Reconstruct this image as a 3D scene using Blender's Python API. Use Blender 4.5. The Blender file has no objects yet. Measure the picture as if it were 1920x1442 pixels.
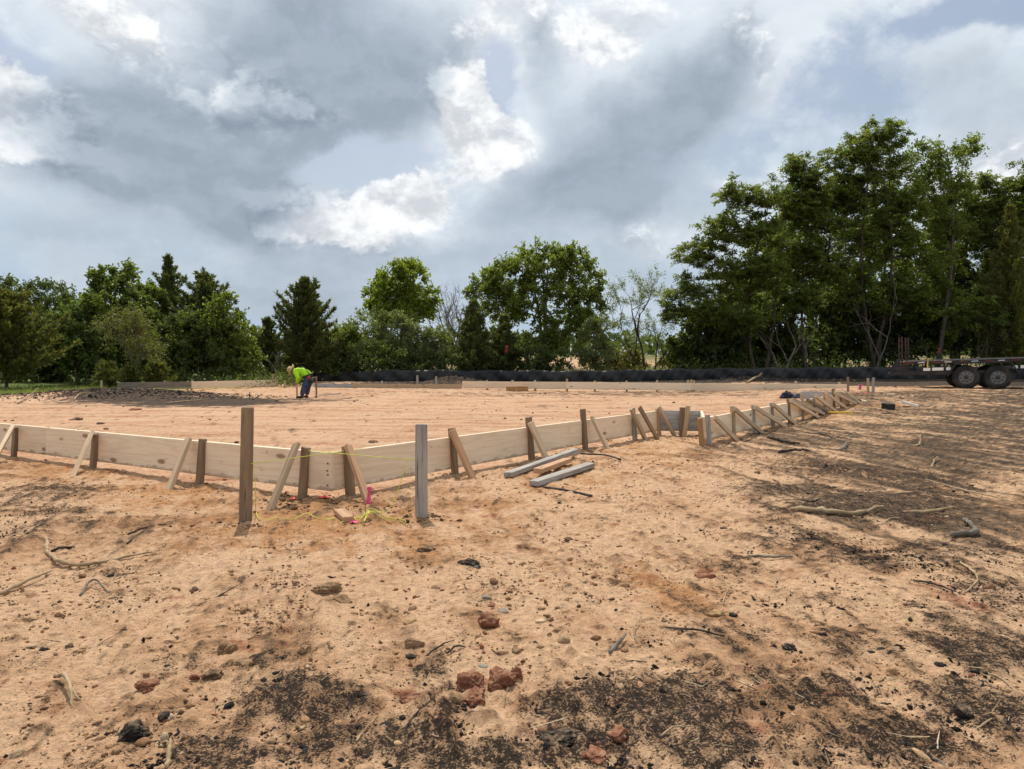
import bpy, bmesh, math, random
import numpy as np
from mathutils import Vector, Matrix

random.seed(7)
SC = bpy.context.scene
COL = SC.collection
R = math.radians

# ------------------------------------------------------------------ camera
CAM_H = 1.0
FPX = 1400.0                      # focal length in pixels of the 1920 px wide photograph
HORIZON = 683.0
PITCH = math.atan((721.0 - HORIZON) / FPX)
cam_data = bpy.data.cameras.new("camera")
cam_data.sensor_width = 36.0
cam_data.lens = 36.0 * FPX / 1920.0
cam_data.clip_start = 0.05
cam_data.clip_end = 3000.0
cam = bpy.data.objects.new("camera", cam_data)
COL.objects.link(cam)
cam.location = (0, 0, CAM_H)
cam.rotation_euler = (R(90) - PITCH, 0, 0)
SC.camera = cam

# ------------------------------------------------------------------ exposure
SC.view_settings.view_transform = 'Standard'
SC.view_settings.look = 'None'
SC.view_settings.exposure = 0.20
SC.view_settings.gamma = 1.0
SC.view_settings.use_curve_mapping = False

# ------------------------------------------------------------------ sun
SUN_EL, SUN_AZ = R(58), R(-14)    # azimuth from the view direction (+y), positive to the right
sun_data = bpy.data.lights.new("sun", 'SUN')
sun_data.energy = 3.6
sun_data.angle = R(0.55)
sun_data.color = (1.0, 0.94, 0.85)
sun = bpy.data.objects.new("sun", sun_data)
COL.objects.link(sun)
sdir = Vector((math.sin(SUN_AZ) * math.cos(SUN_EL), math.cos(SUN_AZ) * math.cos(SUN_EL), math.sin(SUN_EL)))
sun.rotation_euler = (-sdir).to_track_quat('-Z', 'Y').to_euler()
sun.location = sdir * 80


# ------------------------------------------------------------------ node helpers
class NT:
    """A thin helper to write node trees as expressions."""
    def __init__(self, tree):
        self.t = tree
        self.n = tree.nodes
        self.l = tree.links

    def new(self, kind, **kw):
        nd = self.n.new(kind)
        for k, v in kw.items():
            setattr(nd, k, v)
        return nd

    def put(self, sock, val):
        if isinstance(val, bpy.types.NodeSocket):
            self.l.new(val, sock)
        elif isinstance(val, (int, float)) and sock.type in ('RGBA', 'VECTOR'):
            sock.default_value = (val,) * (4 if sock.type == 'RGBA' else 3)
        elif sock.type == 'RGBA' and len(val) == 3:
            sock.default_value = (*val, 1)
        else:
            sock.default_value = val

    def m(self, op, a, b=0.0, c=0.0, clamp=False):
        nd = self.new('ShaderNodeMath', operation=op)
        nd.use_clamp = clamp
        for s, v in zip(nd.inputs, (a, b, c)):
            self.put(s, v)
        return nd.outputs[0]

    def v(self, op, a, b=(0, 0, 0), scale=None):
        nd = self.new('ShaderNodeVectorMath', operation=op)
        self.put(nd.inputs[0], a)
        self.put(nd.inputs[1], b)
        if scale is not None:
            self.put(nd.inputs['Scale'], scale)
        return nd.outputs['Value'] if op in ('DOT_PRODUCT', 'LENGTH') else nd.outputs[0]

    def mix(self, fac, a, b, blend='MIX'):
        nd = self.new('ShaderNodeMix', data_type='RGBA', blend_type=blend)
        self.put(nd.inputs[0], fac)
        self.put(nd.inputs[6], a)
        self.put(nd.inputs[7], b)
        return nd.outputs[2]

    def ss(self, val, lo, hi, out0=0.0, out1=1.0):
        nd = self.new('ShaderNodeMapRange', interpolation_type='SMOOTHSTEP')
        self.put(nd.inputs[0], val)
        nd.inputs[1].default_value = lo
        nd.inputs[2].default_value = hi
        nd.inputs[3].default_value = out0
        nd.inputs[4].default_value = out1
        return nd.outputs[0]

    def noise(self, vec, scale, detail=4.0, rough=0.55, dist=0.0, color=False, dim='3D'):
        nd = self.new('ShaderNodeTexNoise', noise_dimensions=dim)
        self.put(nd.inputs['Vector'], vec)
        nd.inputs['Scale'].default_value = scale
        nd.inputs['Detail'].default_value = detail
        nd.inputs['Roughness'].default_value = rough
        nd.inputs['Distortion'].default_value = dist
        return nd.outputs['Color' if color else 'Fac']

    def ramp(self, fac, stops, mode='LINEAR'):
        nd = self.new('ShaderNodeValToRGB')
        cr = nd.color_ramp
        cr.interpolation = mode
        while len(cr.elements) < len(stops):
            cr.elements.new(0.5)
        for e, (p, c) in zip(cr.elements, stops):
            e.position = p
            e.color = (*c, 1)
        self.put(nd.inputs[0], fac)
        return nd.outputs[0]

    def xyz(self, vec):
        nd = self.new('ShaderNodeSeparateXYZ')
        self.put(nd.inputs[0], vec)
        return nd.outputs[0], nd.outputs[1], nd.outputs[2]

    def vec(self, x, y, z):
        nd = self.new('ShaderNodeCombineXYZ')
        for s, q in zip(nd.inputs, (x, y, z)):
            self.put(s, q)
        return nd.outputs[0]


# ------------------------------------------------------------------ world: Nishita sky under broken cumulus
world = bpy.data.worlds.new("World")
SC.world = world
world.use_nodes = True
world.node_tree.nodes.clear()
W = NT(world.node_tree)
sky = W.new('ShaderNodeTexSky', sky_type='NISHITA')
sky.sun_disc = False
sky.sun_elevation = SUN_EL
sky.sun_rotation = SUN_AZ
sky.air_density = 1.2
sky.dust_density = 2.5
sky.ozone_density = 1.0
tc = W.new('ShaderNodeTexCoord')
D = tc.outputs['Generated']
dx, dy, dz = W.xyz(D)
az = W.m('ARCTAN2', dx, dy)
el = W.m('ARCSINE', dz)


def warp_of(vec, scale, amt, detail=3.0, rough=0.55):
    return W.v('SCALE', W.v('SUBTRACT', W.noise(vec, scale, detail, rough, color=True), (0.5, 0.5, 0.5)), scale=amt)


# clouds are flattened towards the horizon: stretch elevation
P0 = W.vec(az, W.m('MULTIPLY', el, 1.5), 0.0)
wp = W.v('ADD', warp_of(D, 3.2, 0.22, 2.0), warp_of(D, 9.0, 0.075, 5.0, 0.6))
wx, wy, _wz = W.xyz(wp)
A1 = W.m('ADD', az, wx)
E1 = W.m('ADD', el, W.m('MULTIPLY', wy, 0.75))
wf = warp_of(D, 17.0, 0.035, 6.0, 0.62)
fx, fy, _fz = W.xyz(wf)
A2 = W.m('ADD', az, W.m('ADD', W.m('MULTIPLY', wx, 0.32), fx))
E2 = W.m('ADD', el, W.m('ADD', W.m('MULTIPLY', wy, 0.3), fy))


def ang(px, py):
    v = Vector((px - 960.0, FPX, HORIZON - py))
    return math.atan2(v.x, v.y), math.asin(v.z / v.length)


def blob(a, e, px, py, rx, ry, rot=0.0, power=1.0):
    a0, e0 = ang(px, py)
    c, s = math.cos(R(rot)), math.sin(R(rot))
    da, de = W.m('SUBTRACT', a, a0), W.m('SUBTRACT', e, e0)
    u = W.m('ADD', W.m('MULTIPLY', da, c * FPX / rx), W.m('MULTIPLY', de, s * FPX / rx))
    v = W.m('SUBTRACT', W.m('MULTIPLY', de, c * FPX / ry), W.m('MULTIPLY', da, s * FPX / ry))
    r2 = W.m('ADD', W.m('MULTIPLY', u, u), W.m('MULTIPLY', v, v))
    if power != 1.0:
        r2 = W.m('POWER', r2, power)
    return W.m('EXPONENT', W.m('MULTIPLY', r2, -1.0))


def total(items):
    out = None
    for w, b in items:
        t = W.m('MULTIPLY', b, w)
        out = t if out is None else W.m('ADD', out, t)
    return out


# heavy grey bodies of the clouds
grey = total([
    (0.62, blob(A1, E1, 640, 100, 255, 175, 0, 1.6)),
    (0.45, blob(A1, E1, 660, 205, 190, 75, 18, 1.3)),
    (0.30, blob(A1, E1, 560, 60, 120, 90, 0)),
    (0.62, blob(A1, E1, 330, 315, 300, 85, -8, 1.4)),
    (0.38, blob(A1, E1, 250, 215, 170, 110, 0)),
    (0.40, blob(A1, E1, 470, 300, 170, 90, -20)),
    (0.55, blob(A1, E1, 420, 378, 190, 52, -4, 1.4)),
    (0.35, blob(A1, E1, 170, 365, 70, 28, 0)),
    (0.60, blob(A1, E1, 1170, 290, 200, 95, 24, 1.5)),
    (0.45, blob(A1, E1, 1310, 185, 95, 95, 20)),
    (0.50, blob(A1, E1, 1060, 380, 230, 60, 4, 1.3)),
    (0.45, blob(A1, E1, 1050, 130, 55, 90, 0)),
    (0.42, blob(A1, E1, 800, 480, 300, 48, 0)),
    (0.40, blob(A1, E1, 560, 545, 240, 40, 0)),
    (0.34, blob(A1, E1, 90, 470, 260, 60, 0)),
    (0.30, blob(A1, E1, 1190, 510, 160, 70, 0)),
    (0.22, blob(A1, E1, 1800, 190, 300, 110, -15)),
    (0.18, blob(A1, E1, 1600, 330, 300, 120, 0)),
])
# bright crisp cumulus heads
white = total([
    (0.95, blob(A2, E2, 30, 205, 120, 72, -15, 1.6)),
    (0.66, blob(A2, E2, 250, 80, 270, 110, -10)),
    (0.50, blob(A2, E2, 120, 300, 120, 60, 0)),
    (0.80, blob(A2, E2, 860, 220, 75, 115, 0, 1.5)),
    (0.80, blob(A2, E2, 920, 270, 95, 70, 0, 1.4)),
    (0.85, blob(A2, E2, 670, 405, 200, 75, -8, 1.8)),
    (0.85, blob(A2, E2, 775, 370, 70, 52, 20, 1.6)),
    (0.60, blob(A2, E2, 560, 430, 75, 32, 0, 1.5)),
    (0.62, blob(A2, E2, 1000, 60, 170, 110, 10)),
    (0.55, blob(A2, E2, 1190, 90, 130, 60, 0)),
    (0.62, blob(A2, E2, 1375, 115, 80, 75, 20)),
    (0.55, blob(A2, E2, 470, 215, 120, 55, 0)),
    (0.50, blob(A2, E2, 590, 215, 60, 26, 0)),
    (0.55, blob(A2, E2, 340, 470, 110, 28, 0)),
    (0.75, blob(A2, E2, 1880, 330, 110, 55, 0, 1.5)),
    (0.45, blob(A2, E2, 1400, 345, 160, 30, -5)),
    (0.40, blob(A2, E2, 1220, 440, 160, 50, 0)),
])
# openings of clear sky
clear = total([
    (1.00, blob(A2, E2, 680, 322, 105, 40, 10, 1.6)),
    (0.90, blob(A2, E2, 738, 352, 36, 30, 0, 1.5)),
    (0.80, blob(A1, E1, 40, 120, 90, 38, -20, 1.3)),
    (0.85, blob(A2, E2, 930, 160, 46, 66, 0, 1.3)),
    (0.40, blob(A1, E1, 1430, 300, 240, 80, 20)),
    (0.60, blob(A1, E1, 1800, 15, 170, 45, 10)),
    (0.40, blob(A1, E1, 1560, 190, 120, 60, 0)),
])
# the same broken cumulus carries on all round the sky; each billow is lit from above, where the sun stands
def billows(lift):
    """cloud texture looked up a little higher in the sky by lift (radians)"""
    e_ = W.m('ADD', el, lift)
    q = W.vec(az, W.m('MULTIPLY', e_, 1.45), 0.0)
    q1 = W.v('ADD', q, W.v('SCALE', wp, scale=0.55))
    q2 = W.v('ADD', q, W.v('SCALE', wf, scale=1.1))
    nb = W.noise(q1, 7.0, 8.0, 0.56, dim='2D')
    vo = W.new('ShaderNodeTexVoronoi', feature='SMOOTH_F1', voronoi_dimensions='2D')
    W.put(vo.inputs['Vector'], q2)
    vo.inputs['Scale'].default_value = 10.0
    vo.inputs['Detail'].default_value = 4.0
    vo.inputs['Roughness'].default_value = 0.62
    vo.inputs['Lacunarity'].default_value = 2.1
    vo.inputs['Smoothness'].default_value = 0.35
    return W.m('ADD', W.m('MULTIPLY', W.m('SUBTRACT', nb, 0.5), 2.1), W.m('MULTIPLY', W.m('SUBTRACT', 0.42, vo.outputs['Distance']), 0.75)), nb


PW = W.v('ADD', P0, W.v('SCALE', wp, scale=0.6))
n_big = W.noise(PW, 3.3, 3.0, 0.5)
N0, n_mid = billows(0.0)
N1, _n = billows(0.022)
relief = W.m('SUBTRACT', N0, N1)
front = blob(az, el, 960, 300, 1500, 700, 0, 2.0)      # directions covered by the named clouds
rest = W.m('SUBTRACT', 1.0, front)
dev = lambda n, mid, k: W.m('MULTIPLY', W.m('SUBTRACT', n, mid), k)
g_field = W.m('ADD', W.m('MULTIPLY', grey, 1.25), W.m('MULTIPLY', N0, 0.25))
g_field = W.m('ADD', g_field, W.m('MULTIPLY', W.m('SUBTRACT', n_big, 0.46), W.m('ADD', 0.7, W.m('MULTIPLY', rest, 2.4))))
w_field = W.m('ADD', white, W.m('MULTIPLY', N0, 0.62))
w_field = W.m('ADD', w_field, W.m('MULTIPLY', W.m('MULTIPLY', rest, 1.6), W.m('SUBTRACT', n_big, 0.42)))
c_field = W.m('SUBTRACT', clear, W.m('MULTIPLY', N0, 0.35))

veil = W.mix(W.ss(el, 0.02, 0.36), (0.40, 0.50, 0.61), (0.645, 0.715, 0.785))
veil = W.mix(W.m('MULTIPLY', W.ss(n_mid, 0.35, 0.66), W.ss(el, 0.0, 0.4, 0.22, 0.5)), veil, (0.74, 0.775, 0.81))
cloud = W.mix(W.ss(w_field, -0.05, 0.50, 0.0, 0.8), veil, (0.78, 0.805, 0.83))
w1 = W.ss(w_field, 0.30, 0.62)
cloud = W.mix(w1, cloud, (0.775, 0.795, 0.815))
# under and inside the clouds the light goes grey
g2 = W.m('SUBTRACT', g_field, W.m('MULTIPLY', W.ss(w_field, 0.30, 0.75), 0.45))
cloud = W.mix(W.m('MULTIPLY', W.ss(g2, 0.02, 0.50), 0.92), cloud, (0.445, 0.51, 0.585))
cloud = W.mix(W.m('MULTIPLY', W.ss(g2, 0.38, 0.90), 0.78), cloud, (0.295, 0.35, 0.42))
body = W.m('MAXIMUM', W.ss(w_field, 0.05, 0.5), W.m('MULTIPLY', W.ss(g_field, 0.05, 0.5), 0.24))
lit = W.m('MULTIPLY', W.ss(relief, -0.45, 0.45, -0.32, 0.17), W.m('ADD', 0.12, W.m('MULTIPLY', body, 0.72)))
lit = W.m('ADD', 1.0, lit)
cloud = W.mix(1.0, cloud, W.vec(lit, W.m('ADD', W.m('MULTIPLY', lit, 0.92), 0.08), W.m('ADD', W.m('MULTIPLY', lit, 0.80), 0.20)), 'MULTIPLY')
holes = W.m('MULTIPLY', W.ss(c_field, 0.28, 0.72), W.m('SUBTRACT', 1.0, W.m('MULTIPLY', W.ss(w_field, 0.36, 0.52), 0.97)))
holes = W.m('MULTIPLY', holes, 0.85)
bg_sky = W.new('ShaderNodeBackground')
W.put(bg_sky.inputs[0], sky.outputs[0])
bg_sky.inputs[1].default_value = 0.085
bg_cloud = W.new('ShaderNodeBackground')
W.put(bg_cloud.inputs[0], cloud)
bg_cloud.inputs[1].default_value = 1.0
mx = W.new('ShaderNodeMixShader')
W.put(mx.inputs[0], W.m('SUBTRACT', 1.0, holes))
W.l.new(bg_sky.outputs[0], mx.inputs[1])
W.l.new(bg_cloud.outputs[0], mx.inputs[2])
wo = W.new('ShaderNodeOutputWorld')
W.l.new(mx.outputs[0], wo.inputs[0])
world.cycles.sampling_method = 'MANUAL'
world.cycles.sample_map_resolution = 512

# ------------------------------------------------------------------ numeric noise (numpy)
def _hash(ix, iy, seed):
    h = (ix.astype(np.int64) * 374761393 + iy.astype(np.int64) * 668265263 + seed * 1274126177) & 0xFFFFFFFF
    h = ((h ^ (h >> 13)) * 1274126177) & 0xFFFFFFFF
    return (h ^ (h >> 16)) & 0xFFFFFFFF


def gnoise(x, y, seed=0):
    """2D gradient noise, about -1..1"""
    x = np.asarray(x, float)
    y = np.asarray(y, float)
    ix, iy = np.floor(x).astype(np.int64), np.floor(y).astype(np.int64)
    fx_, fy_ = x - ix, y - iy
    u = fx_ * fx_ * fx_ * (fx_ * (fx_ * 6 - 15) + 10)
    v = fy_ * fy_ * fy_ * (fy_ * (fy_ * 6 - 15) + 10)

    def g(ox, oy):
        a = _hash(ix + ox, iy + oy, seed) * (2 * math.pi / 4294967296.0)
        return np.cos(a) * (fx_ - ox) + np.sin(a) * (fy_ - oy)
    a = g(0, 0) * (1 - u) + g(1, 0) * u
    b = g(0, 1) * (1 - u) + g(1, 1) * u
    return (a * (1 - v) + b * v) * 1.5


def fbm(x, y, octaves=4, seed=0, gain=0.5):
    out, amp, f = 0.0, 1.0, 1.0
    for k in range(octaves):
        out = out + amp * gnoise(x * f + 17.3 * k, y * f - 9.1 * k, seed + 31 * k)
        amp *= gain
        f *= 2.03
    return out


def worley(x, y, seed=0):
    """distance to the nearest and second nearest jittered point, and the nearest one's random value"""
    ix, iy = np.floor(x).astype(np.int64), np.floor(y).astype(np.int64)
    d1 = np.full(np.shape(x), 9.0)
    d2 = d1.copy()
    val = np.zeros(np.shape(x))
    for ox in (-1, 0, 1):
        for oy in (-1, 0, 1):
            h = _hash(ix + ox, iy + oy, seed)
            px = ix + ox + (h & 0xFFFF) / 65536.0
            py = iy + oy + (h >> 16) / 65536.0
            d = np.hypot(px - x, py - y)
            near = d < d1
            d2 = np.where(near, d1, np.minimum(d2, d))
            val = np.where(near, (_hash(ix + ox, iy + oy, seed + 5) & 0xFFFF) / 65536.0, val)
            d1 = np.where(near, d, d1)
    return d1, d2, val


def sst(v, a, b):
    t = np.clip((np.asarray(v, float) - a) / (b - a), 0, 1)
    return t * t * (3 - 2 * t)


# ------------------------------------------------------------------ from a pixel of the photograph to a place in the world
def ray(px, py):
    """world point offset for one metre of depth (y)"""
    v = Vector(((px - 960.0) / FPX, -(py - 721.0) / FPX, -1.0))
    v = cam.rotation_euler.to_matrix() @ v
    return v / v.y


def at(px, py, depth):
    return Vector((0, 0, CAM_H)) + ray(px, py) * depth


# the pad is bounded by two form lines that meet at the near corner
TOP = 0.345                          # level top of every form
GAP = 0.055                          # daylight under the planks
def form_pt(px, py):                 # a point on the level top of the forms
    r_ = ray(px, py)
    return Vector((0, 0, CAM_H)) + r_ * ((TOP - CAM_H) / r_.z)
PA = form_pt(619, 847.5)             # near corner
PL = form_pt(-170, 778)              # left form leaves the frame
PC = form_pt(1229, 770)              # first right run ends at the notch
PE = form_pt(1321, 782.5)            # second right run starts
PB = form_pt(1591, 735)              # far right corner
uR = (PC - PA).normalized()
uL = (PL - PA).normalized()


def pad_mask(x, y):
    nR = Vector((-uR.y, uR.x))       # to the left of the right run
    nL = Vector((uL.y, -uL.x))       # behind the left run
    a = (x - PA.x) * nR.x + (y - PA.y) * nR.y
    b = (x - PA.x) * nL.x + (y - PA.y) * nL.y
    return sst(a, -0.15, 0.05) * sst(b, -0.15, 0.05) * (1 - sst(y, 29.5, 31.5)) * sst(x + 0.9 * (40 - y) * 1.0, 0.5, 2.5)


def base_h(x, y):
    """slow shape of the terrain"""
    right = sst(x, 4.5, 11.5) * sst(y, 12, 22)
    z = 0.23 * right + 0.17 * sst(y, 27, 36) * (1 - 0.5 * right)
    z = z + 0.020 * np.clip(y - 38, 0, 160)
    z = z + 0.24 * np.exp(-((((x + 12.0) / 2.9) ** 2 + ((y - 22.6) / 1.5) ** 2) ** 1.3))         # heap of burnt soil on the pad
    z = z + 0.33 * np.exp(-(((x + 2.6) / 1.3) ** 2 + ((y - 33.2) / 0.9) ** 2))          # debris heap at the silt fence
    z = z + 0.16 * np.exp(-(((x - 10.6) / 1.5) ** 2 + ((y - 33.4) / 0.8) ** 2))
    return z


S_AZ = R(-13)                        # direction of the blade marks
sA, cA = math.sin(S_AZ), math.cos(S_AZ)


def height(x, y):
    x = np.asarray(x, float)
    y = np.asarray(y, float)
    pad = pad_mask(x, y)
    along, across = x * sA + y * cA, x * cA - y * sA
    near = 1 - sst(np.hypot(x, y), 25, 45)
    z = base_h(x, y)
    z = z + (1 - 0.7 * pad) * near * (0.022 * fbm(x * 0.9, y * 0.9, 3, 3) + 0.012 * fbm(across * 4.2, along * 1.1, 3, 8))
    z = z + pad * (0.010 * fbm(x * 0.8, y * 2.6, 3, 5))
    return z


def hz(x, y):
    return float(height(np.array([x]), np.array([y]))[0])


def ground_at(px, py, dz=0.0):
    """where the view ray through a pixel meets the terrain (+dz)"""
    r_ = ray(px, py)
    d = (0.0 - CAM_H) / r_.z if r_.z < -1e-4 else 200.0
    for _ in range(14):
        p = Vector((0, 0, CAM_H)) + r_ * d
        z = hz(p.x, p.y) + dz
        d2 = (z - CAM_H) / r_.z if r_.z < -1e-4 else d
        d = 0.5 * d + 0.5 * max(0.3, min(d2, 250))
    p = Vector((0, 0, CAM_H)) + r_ * d
    return Vector((p.x, p.y, hz(p.x, p.y)))


# ------------------------------------------------------------------ object helpers
def link(o, parent=None):
    COL.objects.link(o)
    if parent is not None:
        o.parent = parent
    return o


def tag(o, label=None, cat=None, group=None, kind=None):
    if label:
        o['label'] = label
    if cat:
        o['category'] = cat
    if group:
        o['group'] = group
    if kind:
        o['kind'] = kind
    return o


def empty(name, loc, rz=0.0):
    o = bpy.data.objects.new(name, None)
    o.empty_display_size = 0.2
    o.location = loc
    o.rotation_euler = (0, 0, rz)
    return link(o)


def mesh_np(name, verts, faces, mat=None, parent=None, cols=None, smooth=False, loc=None):
    """one object from numpy arrays; faces (n,3) or (n,4); cols: per-vertex colour"""
    verts = np.asarray(verts, np.float32)
    faces = np.asarray(faces, np.int32)
    me = bpy.data.meshes.new(name)
    me.vertices.add(len(verts))
    me.vertices.foreach_set('co', verts.ravel())
    k = faces.shape[1]
    me.loops.add(faces.size)
    me.loops.foreach_set('vertex_index', faces.ravel())
    me.polygons.add(len(faces))
    me.polygons.foreach_set('loop_start', np.arange(0, faces.size, k, dtype=np.int32))
    if cols is not None:
        c = np.ones((len(verts), 4), np.float32)
        cols = np.asarray(cols, np.float32)
        c[:, :cols.shape[1]] = cols
        at_ = me.attributes.new('soil', 'FLOAT_COLOR', 'POINT')
        at_.data.foreach_set('color', c.ravel())
    me.update(calc_edges=True)
    if smooth:
        me.polygons.foreach_set('use_smooth', np.ones(len(faces), bool))
    if mat:
        me.materials.append(mat)
    o = bpy.data.objects.new(name, me)
    if loc is not None:
        o.location = loc
    return link(o, parent)


def mesh_bm(name, bm, mat=None, parent=None, smooth=False):
    me = bpy.data.meshes.new(name)
    bm.to_mesh(me)
    bm.free()
    if smooth:
        for p in me.polygons:
            p.use_smooth = True
    if mat:
        me.materials.append(mat)
    return link(bpy.data.objects.new(name, me), parent)


def bm_box(bm, lo, hi, mtx=None):
    r_ = bmesh.ops.create_cube(bm, size=1.0)
    lo, hi = Vector(lo), Vector(hi)
    for v in r_['verts']:
        v.co = Vector([lo[i] + (v.co[i] + 0.5) * (hi[i] - lo[i]) for i in range(3)])
        if mtx is not None:
            v.co = mtx @ v.co
    return r_['verts']


def frame_of(p0, p1, up):
    """a matrix whose X runs from p0 to p1 and whose Z leans to up"""
    x = (Vector(p1) - Vector(p0)).normalized()
    y = Vector(up).cross(x)
    if y.length < 1e-5:
        y = Vector((0, 1, 0)).cross(x)
    y.normalize()
    z = x.cross(y)
    m_ = Matrix((x, y, z)).transposed().to_4x4()
    m_.translation = Vector(p0)
    return m_


def lumber(name, p0, p1, w, t, mat, parent=None, up=(0, 0, 1), bevel=0.003, rough=0.0):
    """a sawn piece with its grain along local X from p0 to p1; w along 'up', t across it"""
    L = (Vector(p1) - Vector(p0)).length
    bm = bmesh.new()
    bm_box(bm, (0, -t / 2, -w / 2), (L, t / 2, w / 2))
    if rough > 0:
        for v in bm.verts:
            v.co += Vector((random.uniform(-1, 1), random.uniform(-1, 1), random.uniform(-1, 1))) * rough
    if bevel:
        bmesh.ops.bevel(bm, geom=bm.edges[:], offset=bevel, segments=1, affect='EDGES', profile=0.5)
    o = mesh_bm(name, bm, mat, None)
    m_ = frame_of(p0, p1, up)
    if parent is not None:
        o.parent = parent
        o.matrix_parent_inverse = parent.matrix_basis.inverted()
        o.matrix_basis = m_
    else:
        o.matrix_basis = m_
    return o


def tube_np(pts, radii, k=6, cap=True):
    """verts and triangles of a tube along a polyline"""
    pts = np.asarray(pts, float)
    n = len(pts)
    radii = np.broadcast_to(np.asarray(radii, float), (n,))
    t = np.gradient(pts, axis=0)
    t /= np.linalg.norm(t, axis=1, keepdims=True) + 1e-9
    ref = np.array([0.0, 0.0, 1.0]) if abs(t[:, 2]).mean() < 0.8 else np.array([1.0, 0.0, 0.0])
    a = np.cross(t, ref)
    a /= np.linalg.norm(a, axis=1, keepdims=True) + 1e-9
    b = np.cross(t, a)
    ang_ = np.arange(k) * 2 * math.pi / k
    ring = (a[:, None, :] * np.cos(ang_)[None, :, None] + b[:, None, :] * np.sin(ang_)[None, :, None]) * radii[:, None, None]
    v = (pts[:, None, :] + ring).reshape(-1, 3)
    i = np.arange(n - 1)[:, None] * k
    j = np.arange(k)[None, :]
    q = np.stack([i + j, i + (j + 1) % k, i + k + (j + 1) % k, i + k + j], -1).reshape(-1, 4)
    f = np.concatenate([q[:, [0, 1, 2]], q[:, [0, 2, 3]]])
    if cap:
        v = np.concatenate([v, pts[[0, -1]]])
        c0, c1 = n * k, n * k + 1
        jj = np.arange(k)
        f = np.concatenate([f, np.stack([np.full(k, c0), (jj + 1) % k, jj], -1),
                            np.stack([np.full(k, c1), (n - 1) * k + jj, (n - 1) * k + (jj + 1) % k], -1)])
    return v, f


def join_np(parts):
    vs, fs, off = [], [], 0
    for v, f in parts:
        vs.append(v)
        fs.append(f + off)
        off += len(v)
    return np.concatenate(vs), np.concatenate(fs)


def curve_pts(ctrl, n=14):
    """Catmull-Rom through control points"""
    c = [Vector(p) for p in ctrl]
    c = [c[0] * 2 - c[1]] + c + [c[-1] * 2 - c[-2]]
    out = []
    segs = len(c) - 3
    for s in range(segs):
        p0, p1, p2, p3 = c[s:s + 4]
        for q in range(n):
            t = q / n
            out.append(0.5 * ((2 * p1) + (p2 - p0) * t + (2 * p0 - 5 * p1 + 4 * p2 - p3) * t * t + (3 * p1 - p0 - 3 * p2 + p3) * t ** 3))
    out.append(c[-2])
    return np.array([tuple(p) for p in out])


# ------------------------------------------------------------------ materials
def material(name):
    m_ = bpy.data.materials.new(name)
    m_.use_nodes = True
    m_.node_tree.nodes.clear()
    T = NT(m_.node_tree)
    out = T.new('ShaderNodeOutputMaterial')
    return m_, T, out


def finish(T, out, color, rough=0.8, bump=None, bump_d=0.002, metal=0.0, spec=0.3):
    p = T.new('ShaderNodeBsdfPrincipled')
    T.put(p.inputs['Base Color'], color)
    T.put(p.inputs['Roughness'], rough)
    p.inputs['Metallic'].default_value = metal
    p.inputs['Specular IOR Level'].default_value = spec
    if bump is not None:
        b = T.new('ShaderNodeBump')
        b.inputs['Strength'].default_value = 1.0
        b.inputs['Distance'].default_value = bump_d
        T.put(b.inputs['Height'], bump)
        T.l.new(b.outputs[0], p.inputs['Normal'])
    T.l.new(p.outputs[0], out.inputs[0])
    return p


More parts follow.
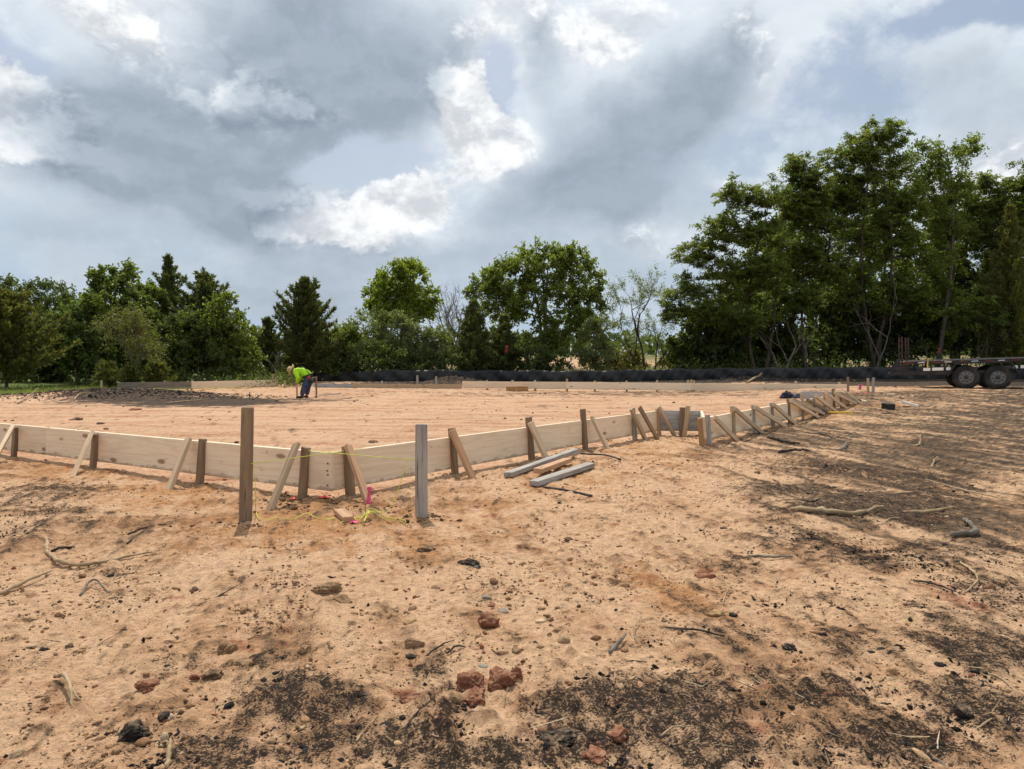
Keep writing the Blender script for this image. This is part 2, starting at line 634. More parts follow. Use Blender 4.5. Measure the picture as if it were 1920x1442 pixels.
def wood(name, c_a, c_b, c_knot, knots=0.5, stain=0.25, rough=0.75, weather=0.0):
    """sawn timber: grain along local X, knots, stains, a little weathering"""
    m_, T, out = material(name)
    obj_c = T.new('ShaderNodeTexCoord').outputs['Object']
    rnd = T.new('ShaderNodeObjectInfo').outputs['Random']
    shift = T.v('SCALE', (37.1, 11.3, 23.7), scale=rnd)
    p = T.v('ADD', obj_c, shift)
    stretched = T.v('MULTIPLY', p, (0.45, 7.0, 7.0))
    grain_w = T.noise(stretched, 1.4, 2.0, 0.45, 0.25)
    rings = T.m('SINE', T.m('MULTIPLY', grain_w, 46.0))
    fib = T.noise(T.v('MULTIPLY', p, (6.0, 120.0, 120.0)), 1.0, 4.0, 0.6)
    col = T.mix(T.ss(rings, -0.3, 1.0, 0.0, 0.5), c_a, c_b)
    col = T.mix(T.ss(fib, 0.35, 0.75, 0.0, 0.45), col, c_b)
    vor = T.new('ShaderNodeTexVoronoi', feature='F1')
    T.put(vor.inputs['Vector'], T.v('MULTIPLY', p, (2.6, 7.0, 7.0)))
    vor.inputs['Scale'].default_value = 1.0
    kn = T.m('ADD', vor.outputs['Distance'], T.m('MULTIPLY', T.m('SUBTRACT', fib, 0.5), 0.10))
    pick = T.m('GREATER_THAN', T.xyz(vor.outputs['Color'])[0], 1.0 - knots)
    kmask = T.m('MULTIPLY', T.ss(kn, 0.20, 0.09), pick)
    col = T.mix(T.m('MULTIPLY', kmask, 0.8), col, c_knot)
    st = T.noise(T.v('MULTIPLY', p, (2.0, 6.0, 6.0)), 1.3, 5.0, 0.6)
    col = T.mix(T.ss(st, 0.52, 0.78, 0.0, stain), col, tuple(0.45 * q for q in c_b))
    if weather:
        gr = T.noise(T.v('MULTIPLY', p, (3.0, 26.0, 26.0)), 1.2, 5.0, 0.65)
        col = T.mix(T.ss(gr, 0.40, 0.66, 0.0, weather), col, (0.13, 0.115, 0.10))
        crack = T.noise(T.v('MULTIPLY', p, (2.2, 60.0, 60.0)), 1.0, 3.0, 0.6)
        col = T.mix(T.ss(crack, 0.62, 0.70, 0.0, 0.8), col, (0.035, 0.028, 0.022))
    lz = T.xyz(obj_c)[2]
    mud = T.noise(T.v('MULTIPLY', p, (9.0, 9.0, 16.0)), 1.0, 5.0, 0.65)
    low = T.m('ADD', T.ss(lz, -0.145, -0.085, 0.30, 0.0), T.m('SUBTRACT', mud, 0.5))
    col = T.mix(T.ss(low, 0.12, 0.28, 0.0, 0.6), col, (0.27, 0.155, 0.08))
    hue = T.m('ADD', 0.86, T.m('MULTIPLY', rnd, 0.28))
    col = T.mix(1.0, col, T.vec(hue, hue, hue), 'MULTIPLY')
    finish(T, out, col, rough, T.m('ADD', fib, T.m('MULTIPLY', rings, 0.12)), 0.0015, spec=0.25)
    return m_


def plain(name, col, rough=0.6, metal=0.0, var=0.25, scale=8.0, dirt=None, spec=0.35, bump=0.0015):
    """a paint, metal, rubber or cloth with uneven tone and dust"""
    m_, T, out = material(name)
    oc = T.new('ShaderNodeTexCoord').outputs['Object']
    n = T.noise(oc, scale, 6.0, 0.6)
    c = T.mix(T.ss(n, 0.3, 0.7), tuple(q * (1 - var) for q in col), tuple(min(1, q * (1 + var)) for q in col))
    if dirt is not None:
        d = T.noise(oc, scale * 0.45, 7.0, 0.65)
        c = T.mix(T.ss(d, 0.45, 0.68, 0.0, 0.75), c, dirt)
    finish(T, out, c, rough, T.noise(oc, scale * 9, 3.0, 0.6), bump, metal, spec)
    return m_


def leafmat(name, dark, light, trans=0.35, gloss=0.42):
    m_, T, out = material(name)
    att = T.new('ShaderNodeAttribute', attribute_name='soil')
    r_ = T.xyz(att.outputs['Color'])
    col = T.mix(r_[0], dark, light)
    col = T.mix(T.m('MULTIPLY', r_[1], 0.5), col, (0.16, 0.14, 0.045))
    p = T.new('ShaderNodeBsdfPrincipled')
    T.put(p.inputs['Base Color'], col)
    p.inputs['Roughness'].default_value = gloss
    p.inputs['Specular IOR Level'].default_value = 0.3
    tr = T.new('ShaderNodeBsdfTranslucent')
    T.put(tr.inputs['Color'], T.mix(1.0, col, (1.55, 1.6, 0.7), 'MULTIPLY'))
    mx_ = T.new('ShaderNodeMixShader')
    mx_.inputs[0].default_value = trans
    T.l.new(p.outputs[0], mx_.inputs[1])
    T.l.new(tr.outputs[0], mx_.inputs[2])
    T.l.new(mx_.outputs[0], out.inputs[0])
    return m_


def barkmat(name, a, b):
    m_, T, out = material(name)
    oc = T.new('ShaderNodeTexCoord').outputs['Object']
    n = T.noise(T.v('MULTIPLY', oc, (14, 14, 3)), 1.0, 6.0, 0.65)
    finish(T, out, T.mix(T.ss(n, 0.35, 0.68), a, b), 0.9, n, 0.01, spec=0.1)
    return m_


M = {}
M['whitewood'] = wood('white_board', (0.72, 0.68, 0.60), (0.62, 0.57, 0.49), (0.3, 0.2, 0.12), 0.2, 0.1)
M['plank'] = wood('fresh_plank', (0.80, 0.645, 0.465), (0.67, 0.50, 0.33), (0.20, 0.10, 0.05), 0.62, 0.16)
M['plank_old'] = wood('old_plank', (0.24, 0.20, 0.155), (0.15, 0.12, 0.09), (0.06, 0.04, 0.03), 0.3, 0.5, weather=0.55)
M['plank_grey'] = wood('grey_plank', (0.44, 0.43, 0.42), (0.34, 0.335, 0.33), (0.10, 0.09, 0.08), 0.35, 0.25, weather=0.25)
M['stake'] = wood('brown_stake', (0.30, 0.20, 0.115), (0.175, 0.108, 0.06), (0.05, 0.03, 0.02), 0.35, 0.55, weather=0.40)
M['stake_tan'] = wood('tan_stake', (0.50, 0.365, 0.23), (0.37, 0.25, 0.145), (0.10, 0.06, 0.03), 0.35, 0.3)
M['stake_grey'] = wood('grey_stake', (0.40, 0.365, 0.32), (0.28, 0.25, 0.215), (0.06, 0.05, 0.04), 0.3, 0.35, weather=0.45)
M['brace'] = wood('brace_wood', (0.62, 0.46, 0.30), (0.46, 0.315, 0.19), (0.12, 0.07, 0.035), 0.35, 0.22)
M['brace_red'] = wood('brace_red_wood', (0.54, 0.325, 0.185), (0.39, 0.215, 0.115), (0.08, 0.045, 0.025), 0.35, 0.25)
M['orange_wood'] = wood('orange_wood', (0.42, 0.24, 0.10), (0.33, 0.17, 0.065), (0.10, 0.06, 0.03), 0.2, 0.2)
M['nail'] = plain('nail_steel', (0.035, 0.032, 0.03), 0.5, 0.6)

# ================================================================== GROUND
def blobs_field(x, y, items):
    """sum of soft patches; each named by where it lies in the photograph, turned into metres on the ground"""
    f = np.zeros(np.shape(x))
    for px, py, rx, ry, w in items:
        c = ground_at(px, py)
        fy0 = ground_at(px, min(py + ry, 1600))
        fy1 = ground_at(px, max(py - ry, HORIZON + 14))
        sx = max(0.05, rx * c.y / FPX)
        sy = max(0.05, abs(fy1.y - fy0.y) / 2)
        cy = (fy0.y + fy1.y) / 2
        skew = c.x / max(c.y, 0.5)
        dy = y - cy
        dx_ = x - (c.x + skew * dy * 0.5)
        f = np.maximum(f, w * np.exp(-((dx_ / sx) ** 2 + (dy / sy) ** 2) ** 1.3))
    return f


CHAR = [
    (1230, 1330, 170, 70, 1.61), (1330, 1410, 120, 55, 1.54), (1120, 1400, 120, 60, 1.33), (1060, 1330, 70, 45, 1.26),
    (900, 1425, 170, 50, 1.33), (760, 1400, 130, 60, 1.19), (560, 1310, 120, 55, 1.19), (480, 1255, 60, 25, 0.77),
    (430, 1420, 170, 45, 0.88), (610, 1400, 110, 50, 0.77), (810, 1275, 55, 35, 0.83), (830, 1330, 90, 40, 0.66),
    (1290, 1270, 60, 30, 0.66), (330, 1250, 60, 30, 0.44), (60, 935, 130, 40, 0.68), (110, 960, 120, 25, 0.61),
    (30, 995, 70, 22, 0.66), (220, 1080, 70, 20, 0.50), (60, 1240, 50, 22, 0.50), (230, 1130, 60, 22, 0.44),
    (640, 1210, 60, 30, 0.44), (1220, 1150, 80, 30, 0.39), (1260, 1200, 70, 30, 0.55),
    (1660, 955, 190, 36, 1.61), (1480, 918, 120, 18, 1.26), (1760, 905, 170, 26, 0.88), (1570, 880, 160, 22, 0.77),
    (1500, 1010, 120, 26, 0.61), (1640, 1045, 160, 28, 0.72), (1810, 1040, 140, 40, 0.88), (1880, 1120, 120, 60, 0.88),
    (1780, 1150, 100, 36, 0.77), (1860, 1220, 120, 50, 1.19), (1740, 1200, 80, 30, 0.66), (1830, 1330, 120, 70, 1.33),
    (1700, 1400, 170, 55, 1.19), (1560, 1300, 110, 45, 0.77), (1450, 1290, 70, 36, 0.66), (1620, 1210, 110, 36, 0.55),
    (1400, 1190, 80, 26, 0.50), (1530, 1130, 110, 32, 0.55), (1360, 1060, 110, 30, 0.44), (1540, 1420, 120, 40, 0.77),
    (1330, 1180, 60, 20, 0.55), (1320, 1370, 60, 50, 0.77), (1500, 1370, 80, 30, 0.66),
]
BURNT = [    # brown burnt soil, straw and bark
    (1700, 850, 330, 70, 0.95), (1880, 800, 220, 60, 1.0), (1560, 800, 90, 14, 0.45), (1820, 900, 220, 80, 0.9),
    (1480, 840, 130, 22, 0.6), (1900, 1000, 150, 90, 0.8), (1640, 960, 260, 60, 0.7), (1880, 1200, 130, 120, 0.6),
    (1760, 745, 260, 14, 1.0), (1200, 738, 420, 6.5, 0.75), (1500, 738, 160, 8, 0.7), (760, 735, 240, 6, 0.35),
]
BLACKSOIL_SHADE = [(210, 747, 170, 13, 1.1), (400, 752, 190, 12, 1.1), (560, 751, 140, 5, 0.6), (650, 744, 90, 4, 0.45), (110, 744, 70, 8, 0.7),
             (1740, 716, 300, 8, 1.2), (1380, 712, 330, 6, 1.0), (800, 712, 130, 10, 0.8)]  # the patch by the trailer mixes black soil with painted shade
OCHRE = [(560, 985, 340, 60, 0.8), (150, 880, 220, 40, 0.75), (330, 930, 260, 40, 0.7), (880, 960, 160, 50, 0.6), (1080, 900, 160, 40, 0.6),
         (1280, 860, 160, 40, 0.6), (1250, 1110, 110, 60, 0.75), (1330, 1130, 80, 40, 0.6), (760, 1030, 260, 40, 0.55), (350, 1010, 120, 30, 0.5),
         (1480, 775, 120, 14, 0.9), (1640, 760, 70, 7, 1.0), (1390, 1290, 60, 30, 0.5)]
CLAY = [(910, 1270, 60, 30, 0.6), (1370, 790, 90, 6, 0.2), (1160, 1375, 40, 22, 0.55), (1120, 1410, 40, 22, 0.8), (960, 1330, 40, 16, 0.5),
        (760, 1300, 40, 12, 0.7), (1430, 1290, 60, 12, 0.6), (1560, 1310, 40, 10, 0.6), (1760, 1390, 30, 16, 0.6), (1840, 1135, 50, 14, 0.6),
        (1730, 975, 60, 8, 0.7), (1640, 985, 40, 6, 0.6), (330, 1265, 60, 14, 0.5), (60, 1340, 90, 30, 0.3), (1420, 1370, 40, 10, 0.6), (1330, 1075, 40, 10, 0.6),
        (1000, 1030, 60, 16, 0.4), (560, 1180, 60, 20, 0.25)]

SAND_A, SAND_B = np.array([0.56, 0.355, 0.212]), np.array([0.395, 0.215, 0.112])
C_OCHRE, C_CLAY = np.array([0.42, 0.205, 0.085]), np.array([0.29, 0.092, 0.045])
C_PADA, C_PADB, C_PADR = np.array([0.57, 0.365, 0.23]), np.array([0.45, 0.245, 0.14]), np.array([0.255, 0.10, 0.052])
C_CHAR, C_BURNT, C_BROWN = np.array([0.026, 0.023, 0.022]), np.array([0.115, 0.080, 0.053]), np.array([0.205, 0.122, 0.068])
C_GRASS, C_DRY = np.array([0.085, 0.115, 0.035]), np.array([0.28, 0.19, 0.10])


def lerp(a, b, t):
    t = np.asarray(t)[..., None]
    return a * (1 - t) + b * t


def soil(x, y):
    """albedo of the ground and how much char crumb lies on it"""
    rr = np.hypot(x, y)
    al, ac = x * sA + y * cA, x * cA - y * sA
    pad = pad_mask(x, y)
    big, mid, fin = fbm(x * 0.7, y * 0.7, 4, 11), fbm(x * 3.1, y * 3.1, 4, 12), fbm(x * 14, y * 14, 3, 13)
    stre = fbm(ac * 5.5, al * 0.9, 4, 14)                      # along the blade marks
    stre2 = fbm(ac * 17, al * 3.0, 3, 15)
    c = lerp(SAND_A, SAND_B, sst(0.5 * big + 0.45 * mid + 0.3 * stre + 0.25 * fin, -0.35, 0.75))
    ochre = blobs_field(x, y, OCHRE)
    c = lerp(c, C_OCHRE, 0.85 * sst(ochre + 0.35 * mid + 0.2 * fin + 0.2 * stre, 0.25, 0.9))
    c = lerp(c, C_BROWN, 0.60 * sst(mid + 0.7 * fin + 0.5 * big + 0.3 * stre2, 0.42, 1.10) * (1 - pad))
    c = lerp(c, C_BROWN * 0.6, 0.6 * sst(fin + 0.7 * stre2 + 0.35 * mid, 0.55, 1.15) * (1 - pad))
    # the graded pad: pink sand drawn out in long level marks
    h1, h2 = fbm(x * 0.35 + 0.3 * y, y * 2.2, 4, 21), fbm(x * 1.1, y * 5.5, 4, 22)
    pc = lerp(C_PADA, C_PADB, sst(0.7 * h1 + 0.5 * h2 + 0.2 * fin, -0.4, 0.7))
    pc = lerp(pc, C_PADR, 0.75 * sst(h1 * 0.8 + h2 * 0.6 + 0.25 * mid, 0.55, 1.15))
    pc = lerp(pc, C_BROWN, 0.6 * sst(fbm(x * 2.2, y * 9, 4, 23), 0.55, 0.95))
    c = lerp(c, pc, pad)
    burnt = blobs_field(x, y, BURNT)
    edge = np.maximum(1.2 + 0.15 * (4 - y), -3.0 + 0.72 * y)
    zone = sst(x - edge + 0.5 * big, 0.0, 1.7) * (0.46 + 0.60 * sst(y, 4, 9)) * (1 - pad)
    burnt = np.maximum(burnt, zone)
    burnt = np.maximum(burnt, 1.1 * sst(y, 30.5, 32.0) * sst(x, -9, -6) * (1 - sst(y, 40, 44)))
    c = lerp(c, C_BROWN, 0.65 * sst(burnt + 0.4 * big + 0.55 * stre + 0.25 * fin, 0.30, 0.85))
    c = lerp(c, C_BURNT, 0.9 * sst(burnt + 0.3 * big + 0.6 * stre + 0.5 * stre2 + 0.25 * fin, 0.50, 1.10))
    clay = blobs_field(x, y, CLAY)
    c = lerp(c, C_CLAY, 0.9 * sst(clay + 0.3 * mid + 0.3 * fin, 0.35, 0.85))
    c = lerp(c, C_CLAY, 0.6 * sst(fbm(x * 2.4, y * 2.4, 4, 31) + 0.45 * fin, 0.70, 1.20))
    ch = blobs_field(x, y, CHAR)
    cf = ch + 0.20 * big + 0.34 * mid + 0.26 * stre + 0.26 * stre2 + 0.42 * fin
    # scattered crumbs of char everywhere outside the pad
    stray = sst(0.55 * mid + 0.6 * stre2 + 0.55 * fin + 0.35 * big, 0.30, 1.15) * (1 - pad)
    side = 0.45 + 0.55 * sst(x + 0.25 * y, -4.0, 2.5)
    c = lerp(c, C_BROWN * 0.85, 0.55 * sst(cf, 0.30, 0.95) * (1 - pad))
    char = np.maximum(sst(cf, -0.10, 1.28), 0.72 * stray * side)
    char = np.maximum(char, 0.80 * sst(burnt + 0.45 * stre2 + 0.35 * fin + 0.55 * stre + 0.3 * mid, 0.60, 1.35))
    char = char * (1 - 0.75 * pad)
    bs = blobs_field(x, y, BLACKSOIL_SHADE)
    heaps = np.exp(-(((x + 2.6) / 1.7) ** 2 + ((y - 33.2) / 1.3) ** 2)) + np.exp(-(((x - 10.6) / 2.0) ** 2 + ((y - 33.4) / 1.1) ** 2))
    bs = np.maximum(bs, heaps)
    bs = np.maximum(bs, 0.9 * sst(y + 0.4 * big, 25.2, 27.0) * sst(x, 9.5, 11.5) * (1 - sst(y, 44, 48)))  # black soil round the trailer, with tree and trailer shade painted in
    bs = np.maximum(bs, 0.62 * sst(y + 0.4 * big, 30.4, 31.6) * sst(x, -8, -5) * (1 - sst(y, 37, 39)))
    soot_shade = sst(bs + 0.3 * fbm(x * 0.9, y * 3, 4, 41) + 0.2 * fbm(x * 4, y * 9, 3, 42), 0.35, 0.7)
    c = lerp(c, lerp(C_BURNT * 0.75, C_CHAR * 1.6, sst(fbm(x * 2.5, y * 7, 3, 43), -0.5, 0.5)), 0.93 * soot_shade)
    char = np.maximum(char, 0.55 * soot_shade)
    # beyond the site: weeds and dry ground
    beyond = sst(y + 0.6 * big + 0.12 * np.abs(x), 36.5, 39.5)
    left = sst(-x - 13.6 - 0.10 * (24 - y) + 0.5 * mid, -0.5, 0.5) * sst(y + 0.4 * mid, 22.3, 23.2)
    g = lerp(C_GRASS, C_DRY, sst(fbm(x * 0.35, y * 0.35, 4, 51), -0.25, 0.45))
    g = lerp(g, np.array([0.50, 0.32, 0.19]), 0.9 * np.exp(-((x - 7.5) / 12) ** 2) * sst(y, 55, 75) * (1 - sst(y, 130, 150)))
    c = lerp(c, g, beyond)
    c = lerp(c, lerp(C_GRASS, C_GRASS * 1.5, sst(mid, -0.5, 0.6)), left)
    keep = (1 - beyond) * (1 - left)
    return np.clip(c, 0.012, 0.9), char * keep


def make_ground():
    front = np.linspace(R(-45), R(45), 720)
    back = np.linspace(R(45), R(315), 60)[1:-1]
    az_ = np.concatenate([front, back])
    rad = np.concatenate([[0.35, 0.7, 1.0], np.geomspace(1.25, 48, 510), np.geomspace(50, 900, 40)])
    A, Rr = np.meshgrid(az_, rad)
    x, y = Rr * np.sin(A), Rr * np.cos(A)
    z = height(x, y)
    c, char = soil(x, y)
    pad = pad_mask(x, y)
    lod = 1 - sst(Rr, 8, 30)
    al, ac = x * sA + y * cA, x * cA - y * sA
    # crumb, clods and scrapes standing out of the sheet
    rz = 0.35 + 0.65 * sst(fbm(x * 0.8, y * 0.8, 3, 66) + 0.5 * gnoise(x * 3, y * 3, 67), -0.5, 0.6)
    fine = rz * (0.007 * fbm(x * 9, y * 9, 3, 61) + 0.0075 * (0.35 - np.abs(fbm(x * 17, y * 17, 3, 68))) + 0.0055 * fbm(x * 34, y * 34, 2, 62)) + 0.006 * fbm(ac * 13, al * 3.2, 3, 63)
    # tyre and track prints pressed into the sand, running with the blade marks
    for off, wid, ph in ((-2.05, 0.20, 0.0), (-0.35, 0.20, 1.1), (2.75, 0.24, 2.0), (4.6, 0.24, 0.6)):
        q = ac - off - 0.10 * np.sin(al * 0.45 + ph)
        lane = np.exp(-(q / wid) ** 4) * sst(fbm(x * 0.6, y * 0.6, 2, 69) + 0.35, 0.0, 0.5)
        bars = np.sin(2 * math.pi * al / 0.17 + np.abs(q) * 9)
        fine = fine * (1 - 0.35 * lane) - lane * (0.010 + 0.006 * bars) + 0.012 * np.exp(-((np.abs(q) - wid * 1.15) / 0.06) ** 2) * sst(fbm(x * 0.6, y * 0.6, 2, 69) + 0.35, 0.0, 0.5)
    d1, d2, vv = worley(x * 11 + 0.6 * gnoise(x * 5, y * 5, 3), y * 11 + 0.6 * gnoise(x * 5, y * 5, 4), 64)
    rough_zone = sst(fbm(x * 0.8, y * 0.8, 3, 66) + 0.5 * gnoise(x * 3, y * 3, 67), -0.15, 0.7)
    lumps = np.clip(0.42 - d1, 0, 1) * 0.055 * sst(vv, 0.40, 0.9) * (0.25 + 0.75 * rough_zone)
    d1b, _d, vb = worley(x * 27, y * 27, 65)
    lumps = lumps + np.clip(0.45 - d1b, 0, 1) * 0.026 * sst(vb, 0.30, 0.9) * (0.25 + 0.75 * np.maximum(rough_zone, char))
    z = z + lod * (1 - 0.55 * pad) * (fine + lumps) + 0.010 * char * lod * (1 - pad)
    z = z + (1 - lod) * 0.010 * fbm(x * 3, y * 6, 3, 71) * (1 - sst(Rr, 35, 48))
    # little lumps carry their own soil: some char, some clay, some pale
    lum = np.clip((lumps - 0.004) / 0.01, 0, 1)
    char = char * (1 - 0.6 * lum * (vv < 0.85))
    own = lerp(np.array([0.30, 0.185, 0.10]), np.array([0.17, 0.075, 0.045]), sst(vv, 0.72, 0.95))
    c = lerp(c, own, 0.65 * lum * (1 - char))
    n_r, n_a = A.shape
    verts = np.stack([x, y, z], -1).reshape(-1, 3)
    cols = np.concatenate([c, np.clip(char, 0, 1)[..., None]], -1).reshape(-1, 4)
    i = np.arange(n_r - 1)[:, None] * n_a
    j = np.arange(n_a)[None, :]
    q = np.stack([i + j, i + n_a + j, i + n_a + (j + 1) % n_a, i + (j + 1) % n_a], -1).reshape(-1, 4)
    # close the small hole at the middle
    m_, T, out = material('dug_soil')
    att = T.new('ShaderNodeAttribute', attribute_name='soil')
    pos = T.new('ShaderNodeTexCoord').outputs['Object']
    flat = T.v('MULTIPLY', pos, (1, 1, 0.3))
    n1 = T.noise(flat, 26, 6.0, 0.62)
    n2 = T.noise(flat, 150, 4.0, 0.65)
    n3 = T.noise(T.v('ADD', flat, (5.1, 2.7, 0)), 48, 6.0, 0.74)
    shade = T.m('ADD', T.ss(n1, 0.25, 0.75, 0.72, 1.20), T.ss(n2, 0.2, 0.8, -0.24, 0.24))
    col = T.mix(1.0, att.outputs['Color'], T.vec(shade, shade, shade), 'MULTIPLY')
    # char lies on the sand as grains and crumbs, so its edge is ragged down to the grain
    rot = T.new('ShaderNodeVectorRotate', rotation_type='Z_AXIS')
    T.put(rot.inputs['Vector'], pos)
    rot.inputs['Angle'].default_value = S_AZ
    n4 = T.noise(T.v('MULTIPLY', rot.outputs[0], (42.0, 11.0, 10.0)), 1.0, 4.0, 0.65)
    nz = T.m('ADD', T.m('MULTIPLY', n3, 0.33), T.m('ADD', T.m('MULTIPLY', n2, 0.42), T.m('MULTIPLY', n4, 0.25)))
    fld = T.m('SUBTRACT', T.m('MULTIPLY', att.outputs['Alpha'], 1.02), T.m('MULTIPLY', T.m('SUBTRACT', nz, 0.5), 8.5))
    spk = T.m('MULTIPLY', T.m('SUBTRACT', fld, 0.50), 2.2, clamp=True)
    tone = T.ss(n3, 0.3, 0.7)
    col = T.mix(T.m('MULTIPLY', spk, 0.93), col, T.mix(tone, (0.010, 0.009, 0.0085), (0.034, 0.027, 0.022)))
    pale = T.m('MULTIPLY', T.m('SUBTRACT', T.noise(T.v('ADD', flat, (9.3, 1.7, 0)), 95, 3.0, 0.6), 0.66), 18.0, clamp=True)
    col = T.mix(T.m('MULTIPLY', pale, 0.5), col, (0.55, 0.43, 0.30))
    hgt = T.m('ADD', T.m('MULTIPLY', n1, 1.0), T.m('ADD', T.m('MULTIPLY', n3, 0.55), T.m('MULTIPLY', n2, 0.3)))
    finish(T, out, col, 0.95, hgt, 0.020, spec=0.06)
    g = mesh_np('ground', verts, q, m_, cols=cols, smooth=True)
    bm = bmesh.new()
    bm.from_mesh(g.data)
    bm.verts.ensure_lookup_table()
    bm.faces.new([bm.verts[k] for k in range(n_a)])
    bm.to_mesh(g.data)
    bm.free()
    return tag(g, kind='structure')


ground = make_ground()

# ================================================================== FORMWORK
def form_thing(name, loc, label, cat='formwork', group='timber forms round the pad'):
    return tag(empty(name, loc), label, cat, group)


def plank(parent, p0, p1, h=0.286, t=0.038, top=TOP, mat='plank'):
    a, b = Vector((p0[0], p0[1], top - h / 2)), Vector((p1[0], p1[1], top - h / 2))
    return lumber('board', a, b, h, t, M[mat], parent)


def on_run(p0, u, px, out_n, off):
    """where the sight line through column px crosses the form run p0 + s*u, set off outwards by off"""
    k = (px - 960.0) / FPX
    s_ = (k * p0.y - p0.x) / (u.x - k * u.y)
    q = Vector((p0.x, p0.y, 0)) + Vector((u.x, u.y, 0)) * s_
    return q + out_n * off


def stake(parent, base, top_py, px_top, w, t, mat, u, name='stake', depth=0.10):
    """an upright driven in at base; its head stands at the height seen at (px_top, top_py)"""
    head = at(px_top, top_py, base.y)
    z0 = hz(base.x, base.y) - depth
    lean = Vector((max(-0.04, min(0.04, head.x - base.x)), 0, 0))
    o = lumber(name, (base.x, base.y, z0), Vector((base.x, base.y, head.z)) + lean, w, t, M[mat], parent, up=u, bevel=0.004, rough=0.004)
    return o


def brace(parent, run, px, py, fx, fy, mat, w=0.062, t=0.036, off=0.075, name='brace'):
    p0, u, n = run
    q = on_run(p0, u, px, n, off)
    top = at(px, py, q.y)
    foot = ground_at(fx, fy)
    # keep the foot on the camera side of the form
    d = (foot - Vector((p0.x, p0.y, 0))).dot(n)
    if d < 0.16:
        foot += n * (0.16 - d)
    foot.z = hz(foot.x, foot.y)
    dirv = (foot - top).normalized()
    return lumber(name, foot + dirv * 0.07, Vector((q.x, q.y, top.z)) - dirv * 0.03, w, t, M[mat], parent, up=n.cross(dirv), bevel=0.004, rough=0.004)


nL = Vector((-uL.y, uL.x, 0))
if nL.y > 0:
    nL = -nL
nR = Vector((uR.y, -uR.x, 0))
runL, runR = (PA, uL, nL), (PA, uR, nR)
uR2 = (PB - PE).normalized()
nR2 = Vector((uR2.y, -uR2.x, 0))
runR2 = (PE, uR2, nR2)

# left run
fL = form_thing('plank_form', (PA.x, PA.y, 0), 'pale plank form running left from the near corner, held by four brown stakes')
join = PA + uL * 4.1
plank(fL, PA - uL * 0.044 + nL * 0.019, join + nL * 0.019)
plank(fL, join + uL * 0.004 + nL * 0.019, PL + nL * 0.019)
for px, topy, pxt in ((34, 801, 33), (183, 814, 181), (383, 823, 383.5), (576, 838.5, 576)):
    stake(fL, on_run(PA, uL, px, nL, 0.019 + 0.048), topy, pxt, 0.066, 0.04, 'stake', uL)
for px, py, fx, fy, mt in ((40, 803, -18, 877, 'brace'), (188, 814, 138, 893, 'brace'), (369, 828, 320, 917, 'brace'), (572, 838, 510, 954, 'stake')):
    brace(fL, runL, px, py, fx, fy, mt, off=0.10)

# first right run
fR = form_thing('plank_form', (PA.x, PA.y, 0), 'knotty plank form running from the near corner right and back to the notch')
s0 = PA - uR * 0.002
mid_ = PA + uR * 4.88
plank(fR, s0 + nR * 0.019, mid_ + nR * 0.019)
plank(fR, mid_ + uR * 0.004 + nR * 0.019, PC + nR * 0.019)
for px, topy, pxt, mt in ((646, 836.5, 650, 'stake'), (844, 803, 846, 'stake'), (988.5, 782, 988.5, 'stake'), (1089.5, 767, 1090.5, 'stake'), (1183, 765, 1183, 'stake_grey'), (1230, 765.5, 1230, 'stake_tan')):
    stake(fR, on_run(PA, uR, px, nR, 0.019 + 0.048), topy, pxt, 0.066, 0.045, mt, uR)
for px, py, fx, fy, mt in ((636, 841, 688, 944, 'brace_red'), (834, 812, 884, 896, 'brace_red'), (982, 796, 1024, 864, 'brace'), (1099, 784, 1138, 843, 'brace'),
                           (1173, 770, 1210, 826, 'stake_tan'), (1188, 766, 1232, 824, 'stake'), (1225, 765, 1264, 818, 'brace')):
    brace(fR, runR, px, py, fx, fy, mt, off=0.10)
for k, z in enumerate((0.05, 0.105, 0.135, 0.215)):
    bm = bmesh.new()
    bmesh.ops.create_cone(bm, cap_ends=True, segments=8, radius1=0.0055, radius2=0.0055, depth=0.012)
    nl = mesh_bm('nail', bm, M['nail'], fL)
    nl.matrix_parent_inverse = fL.matrix_basis.inverted()
    q = PA + uL * (-0.018 + 0.006 * (k % 2)) + nL * 0.040
    nl.location = (q.x, q.y, TOP - 0.03 - z)
    nl.rotation_euler = Vector(nL).to_track_quat('Z', 'Y').to_euler()

# notch: grey board facing the camera, its stake and brace
pN0, pN1 = form_pt(1231, 770), form_pt(1318, 770.5)
fN = form_thing('notch_form', (pN0.x, pN0.y, 0), 'short bluish grey board closing the notch in the right hand form')
plank(fN, pN0 + uR2 * 0.03, pN1 + uR2 * 0.03, mat='plank_grey')
plank(fN, pN1 - nR2 * 0.02 + uR2 * 0.005, PE - nR2 * 0.02 + uR2 * 0.02, mat='plank')
nN = Vector((0, -1, 0))
runN = (pN0, (pN1 - pN0).normalized(), nN)
stake(fN, on_run(pN0, runN[1], 1277, nN, 0.06), 764, 1280, 0.075, 0.045, 'stake', runN[1])
brace(fN, runN, 1287, 765, 1278, 818, 'stake_tan', off=0.12)

